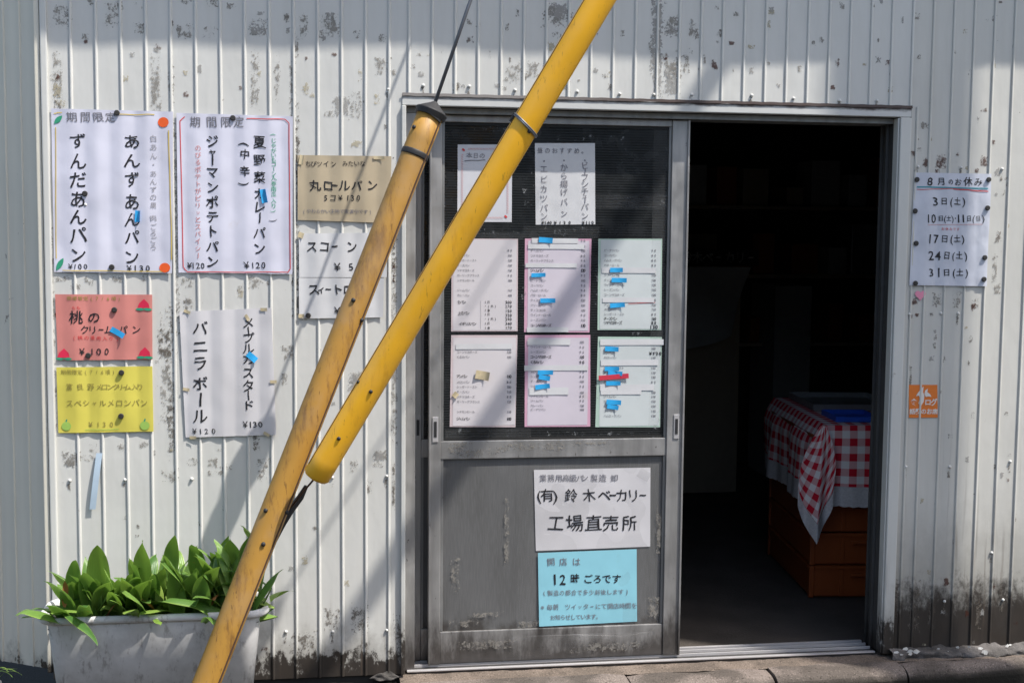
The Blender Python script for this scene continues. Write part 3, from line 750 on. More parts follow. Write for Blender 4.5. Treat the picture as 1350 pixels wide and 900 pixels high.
mag = None
def magnet(sh, x, y, label, r=.0082):
    global mag
    p = sh.px(x, y) if sh else (x, y); Y = sh.Y if sh else -.009
    c = W(p[0], p[1], Y); yy = (sh.surf(c.x, c.z) if sh else Y)-.0008
    if mag is None:
        m = MB(); m.tube([(0, 0, 0), (0, -.0035, 0), (0, -.0048, 0), (0, -.0052, 0)], [1*.0082, 1*.0082, .0074, .006], 18)
        mag = m.build('magnet', M['ferrite'], smooth=False); o = mag
    else: o = mag.copy(); COL.objects.link(o)
    o.location = (c.x, yy, c.z); tag(o, label, 'magnet', 'round dark magnets holding the notices')
def vtext(s, st, x, ys, size, **k):
    for ch, y in zip(st, ys):
        sz = size*(.72 if ch in 'ャュョィェッァ' else 1)
        s.char(ch, x, y, sz, rotd=-90 if ch in ROT else 0, **k)
def htext(s, st, xs, y, size, **k):
    for ch, x in zip(st, xs): s.char(ch, x, y, size*(.72 if ch in 'ャュョィェッァ' else 1), **k)

# --- poster 1: two bean-jam breads
GP = 'handwritten bread notices on the ribbed wall'
s = Sheet('poster', 'large lilac-white bread notice at far left with orange dots and green leaves in its corners', 'poster', M['p_lilac'], [(232, 80), (790, 95), (785, 832), (247, 826)], (0, 120, 3.4615), -.0066, .0016, True, GP, nu=44)
htext(s, '期間限定', (328, 390, 447, 503), 120, 50, ink='ink_grey', wt=.006)
vtext(s, 'ずんだあんパン', 356, (230, 322, 407, 495, 575, 658, 748), 80)
vtext(s, 'あんずあんパン', 602, (232, 320, 405, 508, 588, 668, 758), 76)
htext(s, '¥100', (322, 343, 365, 390), 800, 34); htext(s, '¥130', (590, 617, 645, 675), 808, 38)
vtext(s, '白あん・あんずの果肉ごろごろ', 700, (218, 257, 297, 337, 378, 415, 450, 485, 523, 580, 620, 650, 680, 712), 32, ink='ink_pale', wt=.004)
s.line(545, 107, 705, 108, 4, 'ink_yellow'); s.line(252, 165, 256, 765, 4, 'ink_yellow', 30); s.line(770, 180, 784, 770, 5, 'ink_yellow', 30); s.line(285, 818, 740, 824, 4, 'ink_yellow', 30); s.line(245, 102, 282, 98, 4, 'ink_yellow')
s.blob(745, 143, 25, 23, 'ink_orange'); s.blob(752, 806, 25, 22, 'ink_orange')
s.blob(265, 131, 26, 12, 'ink_green', -45, tip=.6); s.blob(273, 790, 32, 12, 'ink_green', -60, tip=.6)
s.tape(628, 572, 24, 54, 3, lift=.006); s.done(); sA = s
magnet(s, 534, 100, 'round dark magnet at the top edge of the notice with orange dots'); magnet(s, 387, 468, 'round dark magnet in the middle of the notice with orange dots'); magnet(s, 510, 803, 'round dark magnet at the bottom of the notice with orange dots')
# --- poster 2
s = Sheet('poster', 'large lilac-white notice framed by a thin red rounded line, left of the beige card', 'poster', M['p_lilac'], [(45, 68), (598, 85), (596, 833), (55, 826)], (220, 130, 3.6), -.0066, .0016, True, GP, nu=44)
htext(s, '期間限定', (135, 212, 280, 342), 112, 52, ink='ink_grey', wt=.006)
vtext(s, 'ジャーマンポテトパン', 216, (205, 255, 293, 350, 422, 492, 562, 630, 703, 775), 62, wt=.014)
vtext(s, '夏野菜カレーパン', 440, (207, 292, 375, 452, 515, 565, 638, 712), 60, wt=.014)
vtext(s, '(中辛)', 370, (218, 265, 345, 405), 52, wt=.012)
vtext(s, '(じゃがいもコーン人参南瓜入り)', 507, (172, 200, 222, 248, 270, 292, 312, 335, 357, 378, 405, 430, 455, 485, 510, 535), 27, ink='ink_green', wt=.003); s.char(')', 510, 578, 40, 'ink_grey', .0, -90)
vtext(s, 'のびるポテトがピリッとスパイシー', 148, [235+(745-235)*i/15 for i in range(16)], 31, ink='ink_rose', wt=.004)
htext(s, '¥120', (107, 125, 148, 170), 792, 38); htext(s, '¥120', (378, 408, 432, 458), 790, 40)
for a in [(85, 86, 62, 105), (62, 105, 78, 800), (78, 800, 96, 822), (96, 822, 575, 824), (575, 824, 586, 806), (586, 806, 580, 118), (580, 118, 560, 98), (560, 98, 378, 95)]: s.line(*a, 4, 'ink_red', 14, .7)
s.tape(460, 463, 28, 66, -10, lift=.006); s.done(); magnet(s, 313, 92, 'round dark magnet at the top edge of the notice framed in red')
# --- beige card
rg = (380, 190, 3.6)
s = Sheet('notice_card', 'beige card notice for small round rolls, partly behind the ochre pole', 'notice', M['p_beige'], [(45, 52), (490, 58), (480, 375), (45, 360)], rg, -.0066, .0011, True, GP, nu=36)
htext(s, 'ちびツイン', (95, 120, 148, 180, 215), 95, 30, wt=.004); htext(s, 'みたいな', (270, 297, 325, 353), 93, 28, wt=.004); s.char('・', 65, 88, 30)
htext(s, '丸ロールパン', (127, 190, 222, 267, 325, 398), 197, 56, wt=.012); htext(s, '5コ¥130', (178, 212, 248, 283, 305, 333), 255, 36)
s.text('(やわらかい生地で実演中です)', 75, 318, 390, 322, 24, 'ink_grey', .0); s.tape if 0 else None
s.patch('old_tape', M['tape_old'], 62, 75, 20, 46, 10); s.patch('old_tape', M['tape_old'], 430, 65, 50, 16, 0)
s.done()
# --- two white strips under clear film
s = Sheet('notice_card', 'plain white strip naming scones, directly below the beige card', 'notice', M['p_sheet'], [(50, 425), (470, 420), (468, 632), (52, 632)], rg, -.0062, .0010, True, GP)
htext(s, 'スコーン', (112, 172, 220, 302), 487, 56, wt=.014); htext(s, '¥50', (233, 298, 345), 582, 50)
s.patch('old_tape', M['tape_old'], 60, 432, 26, 26, 20); s.done()
s = Sheet('notice_card', 'lower plain white strip with katakana, under the strip naming scones', 'notice', M['p_sheet'], [(50, 634), (455, 636), (450, 822), (52, 828)], rg, -.0066, .0010, True, GP)
htext(s, 'スィートロール', (122, 157, 190, 235, 285, 330, 380), 690, 54, wt=.014); htext(s, '¥50', (233, 298, 345), 790, 48)
s.patch('old_tape', M['tape_old'], 62, 815, 26, 18, 0); s.done(); magnet(s, 95, 813, 'round dark magnet at the lower left corner of the lower white strip')
# --- pink, yellow, maple
rg = (60, 370, 3.912)
s = Sheet('notice_card', 'salmon pink notice for peach cream bread with red peaches in its corners', 'notice', M['p_pink'], [(48, 70), (550, 72), (552, 406), (62, 411)], rg, -.0066, .0011, True, GP, nu=40)
s.text('期間限定(7/6頃)', 122, 91, 380, 93, 25, 'ink_brown', .003); s.text('もも', 145, 140, 170, 140, 20, 'ink_red', .003)
htext(s, '桃の', (158, 250), 190, 70); s.ink; htext(s, 'クリームパン', (203, 243, 287, 325, 400, 467), 253, 50)
s.text('(桃の果肉入り)', 148, 293, 370, 299, 25, 'ink_red', .004); htext(s, '¥100', (188, 240, 275, 315), 365, 48)
for (x, y) in ((505, 122), (92, 377), (510, 370)):
    s.poly([(x-32, y+20), (x+32, y+20), (x+27, y-4), (x+3, y-28), (x-22, y-6)][::-1], 'ink_crimson'); s.blob(x-18, y+25, 22, 7, 'ink_green', 0, off=.0016); s.blob(x+22, y+25, 22, 7, 'ink_green', 5, off=.0016)
s.tape(372, 267, 78, 30, 30, lift=.007); s.done()
magnet(s, 355, 150, 'round dark magnet on the upper half of the salmon pink notice'); magnet(s, 220, 385, 'round dark magnet beside the price on the salmon pink notice')
s = Sheet('notice_card', 'yellow notice for melon bread with green melons in its lower corners', 'notice', M['p_yellow'], [(55, 447), (551, 441), (557, 777), (65, 785)], rg, -.0066, .0011, True, GP, nu=40)
s.text('期間限定(7/6頃)', 92, 471, 350, 470, 27, 'ink_brown', .003)
htext(s, '富良野メロンクリーム入り', (123, 178, 233, 277, 305, 335, 363, 387, 410, 425, 460, 487), 547, 36, ink='ink_brown', wt=.003)
s.text('スペシャルメロンパン', 125, 631, 508, 629, 40, 'ink_brown', .003); htext(s, '¥130', (232, 272, 303, 340), 740, 36, ink='ink_brown', wt=.003)
s.line(205, 768, 380, 764, 3, 'ink_lime')
for (x, y) in ((107, 750), (512, 746)):
    s.blob(x, y, 25, 23, 'ink_lime'); s.blob(x, y-28, 4, 9, 'ink_green', 20)
s.done()
magnet(s, 392, 473, 'round dark magnet near the top of the yellow notice'); magnet(s, 390, 697, 'round dark magnet in the lower half of the yellow notice')
s = Sheet('poster', 'white notice with two tall katakana columns, hung beside the ochre pole', 'poster', M['p_white'], [(690, 160), (1165, 140), (1190, 795), (722, 808)], rg, -.0066, .0015, True, GP, nu=40)
vtext(s, 'バニラボール', 798, (245, 340, 425, 530, 612, 698), 84); 
s.ink
htext(s, '¥120', (768, 800, 830, 867), 775, 40)
vtext(s, 'メープルカスタード', 1046, (218, 262, 296, 350, 403, 475, 542, 590, 642), 64); htext(s, '¥130', (1030, 1057, 1080, 1108), 740, 44)
s.tape(1065, 393, 58, 32, 40, lift=.008)
for (x, y, r) in ((730, 160, 20), (1125, 148, 0), (1040, 190, 60), (725, 560, 10), (1175, 520, 0), (1140, 790, 30), (760, 808, 0)): s.patch('old_tape', M['tape_old'], x, y, 34, 16, r, lift=.001)
s.done()
# pale blue strip hanging loose
p = W(128, 635, -.004)
m = MB(); a, b = W(131, 597, -.005), W(122, 671, -.009)
m.grid(lambda u, v: (a.x+(b.x-a.x)*v+(u-.5)*.018, a.y+(b.y-a.y)*v-.004*math.sin(v*3.1), a.z+(b.z-a.z)*v), 2, 10)
o = m.build('tape_strip', M['tape_pale'], smooth=True); tag(o, 'pale blue strip of faded tape hanging on the ribs below the yellow notice', 'tape')

# --- calendar on the right
s = Sheet('holiday_notice', 'crumpled pale holiday list for August on the wall right of the doorway', 'notice', M['p_cal'], [(212, 178), (590, 185), (565, 740), (185, 735)], (1150, 180, 3.75), -.0072, .0022, True, nu=40, nv=46)
htext(s, '8', (285,), 222, 50); htext(s, '月', (342,), 222, 38); s.char('の', 388, 225, 28); s.char('お', 425, 226, 38); s.char('休', 473, 224, 42); s.char('み', 525, 225, 42)
s.line(222, 250, 572, 258, 6, 'ink_teal', 16); s.line(222, 262, 400, 258, 3, 'ink_red'); s.line(400, 260, 572, 272, 5, 'ink_red')
def row(st, xs, y):
    for ch, x in zip(st, xs): s.char(ch, x, y, 54 if ch.isdigit() else (44 if ch in '()' else 36), 'ink', .012)
row('3日(土)', (312, 355, 392, 422, 452), 320); row('17日(土)', (285, 318, 358, 392, 420, 448), 505); row('24日(土)', (292, 325, 368, 402, 430, 460), 588); row('31日(土)', (293, 330, 367, 405, 432, 465), 672)
for ch, x in zip('10日(土)・11日(日)', (278, 304, 340, 360, 378, 397, 412, 428, 450, 477, 501, 524, 549)): s.char(ch, x, 405, 52 if ch.isdigit() else (36 if ch in '()' else 27), 'ink', .008)
s.text('お休みです', 350, 457, 425, 459, 16, 'ink_red', 0); s.line(275, 437, 545, 434, 2, 'ink_rose'); s.done()
for (x, y, n_) in ((222, 213, 'upper left corner'), (575, 213, 'upper right corner'), (212, 368, 'left edge, upper'), (568, 353, 'right edge, upper'), (218, 528, 'left edge, lower'), (555, 598, 'right edge, lower'), (213, 725, 'lower left corner'), (550, 705, 'lower right corner')):
    magnet(s, x, y, f'round dark magnet on the {n_} of the holiday list' if 'corner' in n_ else f'round dark magnet halfway down the holiday list, on its {n_} part')
# heart sticker
c = W(1150+237/3.75, 180+783/3.75, -.0035); m = MB(); pts = []
for k in range(28):
    t = 2*math.pi*k/28; pts.append((16*math.sin(t)**3, 13*math.cos(t)-5*math.cos(2*t)-2*math.cos(3*t)-math.cos(4*t)))
sc = .0185/16
m.add([(c.x+x*sc, c.y-.001, c.z+z*sc) for x, z in pts]+[(c.x+x*sc, c.y, c.z+z*sc) for x, z in pts], [tuple(range(28))[::-1]]+[(i, (i+1) % 28, 28+(i+1) % 28, 28+i) for i in range(28)])
o = m.build('heart_sticker', M['heart']); tag(o, 'small pink heart sticker just below the holiday list', 'sticker')
# orange sticker
s = Sheet('shop_sticker', 'square orange sticker with white print on the wall right of the doorway', 'sticker', M['p_orange'], [(125, 58), (205, 58), (206, 150), (125, 151)], (1140, 480, 2.14), -.0024, .0002, nu=8, nv=8)
s.reg = (1140, 480, 2.14); s.text('食', 138, 107, 139, 107, 20, 'white_print', .03, .2)
s.text('ログ', 178, 107, 195, 107, 19, 'white_print', .03, .2)
s.text('話題のお店', 134, 133, 198, 133, 15.5, 'white_print', .03, .1)
s.poly([(150, 80), (158, 70), (166, 62), (164, 78), (168, 88), (166, 105), (158, 118), (151, 110), (156, 95), (152, 88), (144, 90)], 'white_print')
s.poly([(170, 74), (178, 68), (176, 78), (184, 84), (188, 92), (180, 90), (172, 92), (168, 84)][::-1], 'white_print')
s.done()

# --- papers on the door glass
YG = FY+.0121
rg = (580, 170, 4.355)
GM = 'papers taped on the door glass'
s = Sheet('menu_card', 'white card with a red zigzag border behind the bright yellow pole', 'menu', M['p_card'], [(102, 90), (415, 90), (412, 535), (100, 533)], rg, YG, .0005, group=GM)
s.text('本日の', 168, 152, 243, 154, 34, 'ink_grey', .004); s.line(140, 184, 260, 178, 4, 'ink_grey')
s.zig = MB()
for side in range(4):
    n = 26 if side < 2 else 36
    for k in range(n):
        t = (k+.5)/n
        if side == 0: x, y = 160+(380-160)*t, 115
        elif side == 1: x, y = 150+(360-150)*t, 510
        elif side == 2: x, y = 127, 145+(500-145)*t
        else: x, y = 388, 130+(485-130)*t
        if side < 2: s.line(x-3, y+5, x+3, y-5, 2.2, 'ink_rose', 1, 0)
        else: s.line(x-6, y+4, x+6, y-3, 2.2, 'ink_rose', 1, 0)
o = s.zig.build('zigzag_border', M['ink_rose'], s.o); o['kind'] = 'stuff'; s.zig = None
s.blob(135, 120, 10, 6, 'ink_red', 40); s.blob(378, 503, 10, 6, 'ink_red', 40); s.done()
s = Sheet('menu_card', 'narrow white sheet with three columns of handwriting near the top of the glass', 'menu', M['p_sheet'], [(545, 82), (890, 82), (892, 548), (550, 550)], rg, YG, .0010, group=GM, nu=20)
s.text('昼のおすすめ。', 575, 125, 828, 127, 34, 'ink_grey', .003)
vtext(s, '・エビカツパン', 597, (187, 230, 290, 345, 400, 455, 502), 46, ink='ink_grey', wt=.004); vtext(s, '・から揚げパン', 712, (182, 222, 270, 317, 365, 420, 487), 44, ink='ink_grey', wt=.004)
vtext(s, '・ビーフシチューパン', 832, (182, 212, 245, 278, 318, 360, 385, 412, 448, 500), 44, ink='ink_grey', wt=.004)
htext(s, '¥140¥130¥110', (590, 605, 620, 635, 662, 690, 715, 745, 822, 842, 858, 876), 538, 24, ink='ink', wt=.03); s.done()

BREADS = ['アンパン', 'ジャムパン', 'クリームパン', 'メロンパン', 'カレーパン', 'チョココロネ', 'シュガートースト', 'ピーナツパン', 'ウインナーロール', 'チーズパン', 'コッペパン', 'レーズンパン', 'ツナマヨネーズ', 'ハムエッグパン', 'コーンマヨネーズ', 'ガーリックフランス', 'バターロール', 'くるみパン', 'シナモンロール', 'チョコチップメロン']
def menu(label, under, over, corners, reg, rows, inset, bi, tapes=(), strips=(), bold=(), pr=None):
    s = Sheet('menu_sheet', label, 'menu', under, corners, reg, YG, .0004, group=GM, nu=16, nv=20)
    (ax, ay), (bx, by), (cx, cy), (dx, dy) = corners
    i1, i2, i3, i4 = inset
    s.patch('print_area', over, (ax+bx)/2+(i1-i2)/2, (ay+dy)/2+(i3-i4)/2, (bx-ax)-i1-i2, (cy-by)-i3-i4, math.degrees(math.atan2(by-ay, bx-ax))*-0.5, off=.0005, lift=0)
    x0 = ax+48; px_ = bx-82
    s2 = Vector((0, 0))
    for k, y in enumerate(rows):
        st = BREADS[(bi+k*3) % len(BREADS)]
        b = y in bold
        n = len(st); sz = 24 if not b else 30
        s.text(st, x0+8, y, x0+8+(n-1)*21, y+1, sz, 'ink' if b else 'ink_grey', .012 if b else .004, .3)
        s.text(rt.choice(['80', '90', '100', '110', '120', '130']) if not pr else pr[k], px_, y+1, px_+24, y+1, 26 if not b else 34, 'ink' if b else 'ink_grey', .02, .2, sx=.9)
    for (x, y, w, h) in strips: s.patch('correction_strip', M['p_sheet'], x, y, w, h, 0, off=.0017, lift=.0006)
    for t in tapes: s.tape(*t, off=.003, lift=.004)
    s.done_late = s.done
    return s
def lift_ink(s):                      # lettering lies above the print area
    for m in list(s.ink.values())+[q[1] for q in s.marks]: m.v = [(x, y-.0003, z) for x, y, z in m.v]
    s.done()
s = menu('pale pink edged price list with bold handwritten lines at its foot', M['p_menu_rose'], M['p_menu'], [(100, 92), (662, 95), (658, 878), (95, 880)], (580, 300, 6.43), (192, 235, 277, 320, 362, 405, 447, 530, 573), (14, 14, 14, 10), 0)
for st, x, y in (('食パン', 150, 632), ('上食パン', 155, 725), ('イギリスパン', 165, 815)): s.text(st, x+10, y, x+10+(len(st)-1)*24, y, 30, 'ink', .015, .5)
for st, y in (('1斤', 632), ('・(大)', 665), ('1本', 700), ('1斤', 735), ('・(大)', 772), ('1斤', 812), ('1本', 850)): s.text(st, 385, y, 385+28*(len(st)-1), y, 26, 'ink', .01, .5)
for st, y in (('300', 632), ('270', 667), ('150', 705), ('320', 742), ('290', 775), ('340', 812), ('170', 848)): s.text(st, 562, y, 600, y, 32, 'ink', .015, .5)
s.line(345, 620, 345, 860, 2, 'ink_grey'); lift_ink(s)
s = menu('pink edged price list with three blue tapes spread far apart', M['p_menu_pink'], M['p_menu_lilac'], [(75, 90), (620, 92), (603, 858), (68, 855)], (680, 300, 6.21), (108, 152, 188, 230, 270, 310, 350, 392, 433, 473, 513, 553, 594, 635, 675, 715, 755, 800), (24, 22, 26, 16), 3,
         [(243, 103, 112, 42, 4), (183, 388, 115, 32, -2), (260, 597, 122, 36, 0)], [(320, 108, 380, 40), (330, 155, 460, 40), (290, 310, 420, 34), (260, 835, 340, 40)], (350, 800)); lift_ink(s)
s = menu('pale green edged price list with blue tapes only, above the red taped one', M['p_menu_green'], M['p_menu_mint'], [(55, 92), (578, 92), (570, 838), (48, 838)], (780, 300, 6.21), (187, 228, 268, 308, 350, 390, 430, 468, 508, 550, 593, 632, 668, 708, 745, 778), (16, 16, 22, 16), 7,
         [(200, 347, 102, 36, 0), (222, 430, 122, 36, 1), (208, 635, 120, 36, -4)], [(305, 350, 440, 44), (300, 592, 420, 38)], (745, 778)); s.line(300, 622, 520, 612, 4, 'ink_red'); s.text('130', 485, 812, 530, 812, 40, 'ink', .02, .4); lift_ink(s)
s = menu('pale pink edged price list with a torn tape scrap in its centre', M['p_menu_rose'], M['p_menu'], [(92, 72), (635, 72), (618, 825), (80, 822)], (580, 430, 6.21), (180, 210, 250, 408, 455, 495, 535, 576, 616, 698, 755), (16, 16, 24, 12), 11, [], [(360, 165, 460, 44)], (408, 755))
s.patch('torn_tape', M['tape_old'], 345, 400, 110, 70, 10, off=.003, lift=.010); s.patch('torn_tape', M['tape_old'], 125, 560, 40, 46, 40, off=.003, lift=.004); lift_ink(s)
s = menu('pink edged price list with three blue tapes close together', M['p_menu_pink'], M['p_menu_lilac'], [(75, 72), (610, 70), (610, 820), (72, 822)], (680, 430, 6.21), (128, 170, 210, 250, 293, 333, 372, 410, 450, 490, 540, 570, 608, 648, 680), (24, 18, 26, 16), 5,
         [(240, 377, 124, 36, 0), (232, 420, 92, 38, 10), (217, 492, 118, 38, -6)], [(270, 130, 350, 46), (330, 340, 520, 44), (270, 530, 320, 60)], (250, 293)); lift_ink(s)
s = menu('pale green edged price list with one red tape among blue tapes', M['p_menu_green'], M['p_menu_mint'], [(52, 85), (575, 88), (560, 825), (30, 825)], (780, 430, 6.21), (132, 180, 215, 255, 340, 378, 415, 455, 540, 573, 612, 652, 692, 732), (16, 16, 24, 14), 14,
         [(162, 185, 110, 38, 3), (163, 347, 116, 34, 0), (190, 383, 116, 34, 4), (175, 465, 116, 34, 0), (178, 620, 118, 38, 4), (170, 660, 92, 34, 8)], [(330, 130, 520, 46), (310, 297, 470, 46), (290, 500, 440, 50), (240, 540, 330, 34)], ())
s.patch('red_tape', M['tape_red'], 178, 413, 244, 38, -4, off=.0045, lift=.001); s.text('¥130', 480, 222, 560, 222, 34, 'ink', .03, .5); lift_ink(s)

# --- shop sign and blue opening note on the lower panel
rg = (690, 600, 3.75); YP = FY+.0100
s = Sheet('shop_sign', 'white handwritten shop name sheet under film on the lower door panel', 'sign', M['p_white'], [(52, 72), (628, 60), (627, 450), (62, 472)], rg, YP, .001, nu=24)
htext(s, '業務用高級パン製造卸', (97, 137, 175, 210, 245, 280, 303, 350, 392, 450), 112, 36, ink='ink_grey', wt=.006)
htext(s, '(有)鈴木ベーカリー', (78, 118, 158, 235, 325, 400, 442, 487, 543, 590), 198, 66, wt=.006)
htext(s, '工場直売所', (160, 255, 347, 432, 525), 335, 82, wt=.004); s.patch('old_tape', M['clear'], 595, 95, 60, 46, 30); s.done()
s = Sheet('opening_note', 'light blue handwritten opening hours note below the white shop name sheet', 'sign', M['p_blue'], [(72, 482), (560, 463), (562, 820), (78, 845)], rg, YP-.0012, .001, nu=24)
htext(s, '開店は', (137, 197, 262), 525, 42, ink='ink_grey', wt=.006); htext(s, '12', (155, 195), 612, 66, wt=.012); htext(s, '時ごろです', (255, 320, 367, 412, 460), 610, 48, wt=.012)
s.text('(製造の都合で多少前後します)', 103, 680, 512, 673, 28, 'ink_grey', .004)
s.text('※毎朝 ツイッターにて開店時間を', 100, 750, 548, 742, 30, 'ink_grey', .004); s.text('お知らせしています。', 145, 800, 372, 795, 28, 'ink_grey', .004); s.done()
bpy.data.objects.remove(fob)

# ------------------------------------------------------------------ the two yellow pole guards and wires
def straight(name, p0, p1, r, mat, parent, n=28, seg=24, sag=0, seed=0):
    pts = []
    for i in range(seg+1):
        t = i/seg; q = p0.lerp(p1, t)
        q = q+Vector((noise.noise(Vector((t*3, seed, 0))), noise.noise(Vector((t*3, seed, 5))), 0))*sag
        pts.append(q)
    return MB().tube(pts, r, n).build(name, mat, parent, smooth=True)
def ring(name, c, d, r, w, mat, parent, n=28):
    d = d.normalized(); return MB().tube([c-d*w/2, c-d*w*.3, c+d*w*.3, c+d*w/2], [r-.0008, r, r, r-.0008], n).build(name, mat, parent, smooth=True)
# left, ochre, capped
a, b = W(270, 905, -.50), W(568, 150, -.33)
d = (b-a).normalized(); a2 = a-d*(a.z+.03)/d.z
gp = empty('wire_guard', a2); tag(gp, 'old ochre yellow wire guard pole with black cap leaning before the planter', 'pole', 'yellow guards on the guy wires')
rL = .0375
straight('guard_tube', a2, b, rL, M['pole_old'], gp, sag=.0015, seed=3)
u = d.cross(Vector((0, 1, 0))).normalized()
if u.x < 0: u = -u
front = Vector((0, -1, 0)); front = (front-d*front.dot(d)).normalized()
side = (u*.80+front*.60).normalized()
m = MB()                                        # the dark slit where the wrapped sheet meets itself
L = (b-a2).length; pts = [a2+d*(L*t)+side*(rL-.0003) for t in [i/20 for i in range(21)]]
m.tube(pts, [.0030]*21, 6).build('seam', M['rust_wire'], gp)
cone = MB().tube([b-d*.010, b+d*.004, b+d*.007, b+d*.030, b+d*.036], [rL+.005, rL+.009, rL+.008, .013, .006], 24); cone.build('cap', M['black'], gp)
for px, py in ((548, 208), (569, 155)):
    t = ((W(px, py, -.3)-a2).dot(d)); c = a2+d*t
    if py == 208: ring('strap', c, d, rL+.0022, .017, M['black'], gp)
    else:
        m = MB(); nn = 12; pts = []
        vs = []; 
        for k in range(nn+1):
            th = -.35+1.25*k/nn; q = front*math.cos(th)+u*math.sin(th)
            for dd, rr in ((-.007, rL), (-.007, rL+.004), (.007, rL+.004), (.007, rL)): vs.append(c+q*rr+d*(dd-.010*k/nn))
        m.add(vs, [(4*k+j, 4*k+(j+1) % 4, 4*k+4+(j+1) % 4, 4*k+4+j) for k in range(nn) for j in range(4)]+[(0, 1, 2, 3), tuple(4*nn+j for j in (3, 2, 1, 0))]); m.build('strap', M['black'], gp)
for px, py, oo in ((475, 422, u*.75+front*.6), (456, 393, -u*.3+front*.95), (337, 705, u*.1+front*1), (373, 668, u*.8+front*.55), (318, 655, -u*.6+front*.8), (545, 165, -u*.8+front*.6)):
    t = ((W(px, py, -.38)-a2).dot(d)); oo = oo.normalized(); c = a2+d*t+oo*(rL-.001)
    MB().tube([c, c+oo*.005, c+oo*.007], [.006, .006, .003], 10).build('bolt', M['black'], gp, smooth=True)
m = MB(); cc = [W(404, 640, -.40), W(396, 655, -.40), W(383, 672, -.41), W(374, 690, -.42), W(352, 735, -.44)]
m.tube(cc, [.006, .010, .011, .007, .003], 10).build('tape_wrap', M['black'], gp)
w0 = b+d*.028; w1 = W(622, -4, -.30); w2 = w0+(w1-w0)*((3.028-w0.z)/(w1.z-w0.z))
straight('guy_wire', w0, w2, .0052, M['wire'], gp, n=8, seg=4)
# right, bright
A, B = W(418, 626, -.515), W(790, 2, -.67)
d2 = (B-A).normalized(); rN = .0372; top = A+d2*((2.5-A.z)/d2.z)
gp = empty('wire_guard', A); tag(gp, 'bright yellow wire guard pole crossing diagonally in front of the sliding door', 'pole', 'yellow guards on the guy wires')
pts = [A-d2*.012, A-d2*.008, A]+[A.lerp(top, i/40) for i in range(1, 41)]
MB().tube(pts, [rN*.55, rN*.85, rN]+[rN*1.0]*40, 32).build('guard_tube', M['pole_new'], gp, smooth=True)
u2 = d2.cross(Vector((0, 1, 0))).normalized(); u2 = u2 if u2.x > 0 else -u2
fr2 = Vector((0, -1, 0)); fr2 = (fr2-d2*fr2.dot(d2)).normalized()
m = MB(); L2 = (top-A).length; sd_ = (-u2*.96+fr2*.28).normalized()
m.tube([A+d2*(.02+(L2-.02)*i/30)+sd_*(rN-.0002) for i in range(31)], .0016, 6).build('seam', M['rust_wire'], gp)
t = (W(690, 164, -.63)-A).dot(d2); c = A+d2*t
for k in range(2):
    nn = 28; pts = [c+d2*(.004*k-.002)+(u2*math.cos(q)+fr2*math.sin(q))*(rN+.0025)+d2*(.010*math.cos(q)*-1) for q in [2*math.pi*i/nn for i in range(nn+1)]]
    MB().tube(pts, .0024, 6).build('tie_wire', M['wire'], gp, smooth=True)
c3 = c-u2*(rN+.001)+d2*.008
MB().tube([c3-d2*.02, c3+d2*.004], [.005, .006], 8).build('tie_knot', M['black'], gp)
for px, py, k1, k2 in ((440, 572, -.1, 1), (479, 507, .15, 1), (465, 498, -.9, .4), (694, 174, .35, .93)):
    tt = (W(px, py, -.55)-A).dot(d2); oo = (u2*k1+fr2*k2).normalized(); c = A+d2*tt+oo*(rN-.001)
    MB().tube([c, c+oo*.003, c+oo*.005], [.0052, .0052, .0025], 10).build('bolt', M['black'], gp, smooth=True)
gnd = W(384, 668, -.43)
straight('tie_back_wire', gnd, A, .0028, M['rust_wire'], gp, n=6, seg=4, sag=.002)
straight('guy_wire', top, top+d2*3, .0052, M['wire'], gp, n=8, seg=3)

# ------------------------------------------------------------------ utility pole up the street: its shade falls on the doorway
bd = 1.55; bx = 1.265+math.tan(AZI)*bd
up = empty('utility_pole', (bx, -bd, -.15)); tag(up, 'round grey concrete utility pole standing right of the shopfront at the kerb', 'utility pole')
MB().tube([(bx, -bd, -.15+9.5*i/12) for i in range(13)], [.150-.0016*i for i in range(13)], 32).build('pole_shaft', M['utility'], up, smooth=True)
for z in (2.2, 3.4, 4.6): MB().tube([(bx, -bd, z), (bx, -bd, z+.03)], .155, 32).build('steel_band', M['wire'], up, smooth=True)

# ------------------------------------------------------------------ unseen house across the street, added to block low sky light
oh = empty('sky_blocking_house', (0, -8, -.15)); tag(oh, 'unseen single storey grey house added across the street to block low sky', 'house')
box('wall', M['utility'], oh, -9, 9, -13, -9, -.15, 3.9); box('roof', M['roof'], oh, -9.4, 9.4, -13.4, -8.7, 3.902, 4.05)
for wx in (-7, -4, -1, 2, 5):
    for wz in (1.0,):
        f_ = box('window_frame', M['alu_dark'], oh, wx, wx+1.6, -8.999, -8.94, wz, wz+1.1); box('window_pane', M['glass'], f_, wx+.05, wx+1.55, -8.938, -8.93, wz+.05, wz+1.05)

# unseen sloping bar, added to cast the diagonal shade across the door
q0, q1 = W(430, 870, 0)-S*4.3, W(767, 368, .05)-S*4.3
dq = (q1-q0).normalized(); q2 = q0+dq*((bx-.1-q0.x)/dq.x)
bp = empty('shade_bar', q2); tag(bp, 'unseen sloping steel bar added high on the utility pole to cast shade', 'pole')
MB().tube([q0-dq*.35, q2], .034, 20).build('bar', M['wire'], bp, smooth=True)
MB().tube([q2, Vector((bx, -bd, q2.z+.1))], .02, 10).build('bracket', M['wire'], bp)

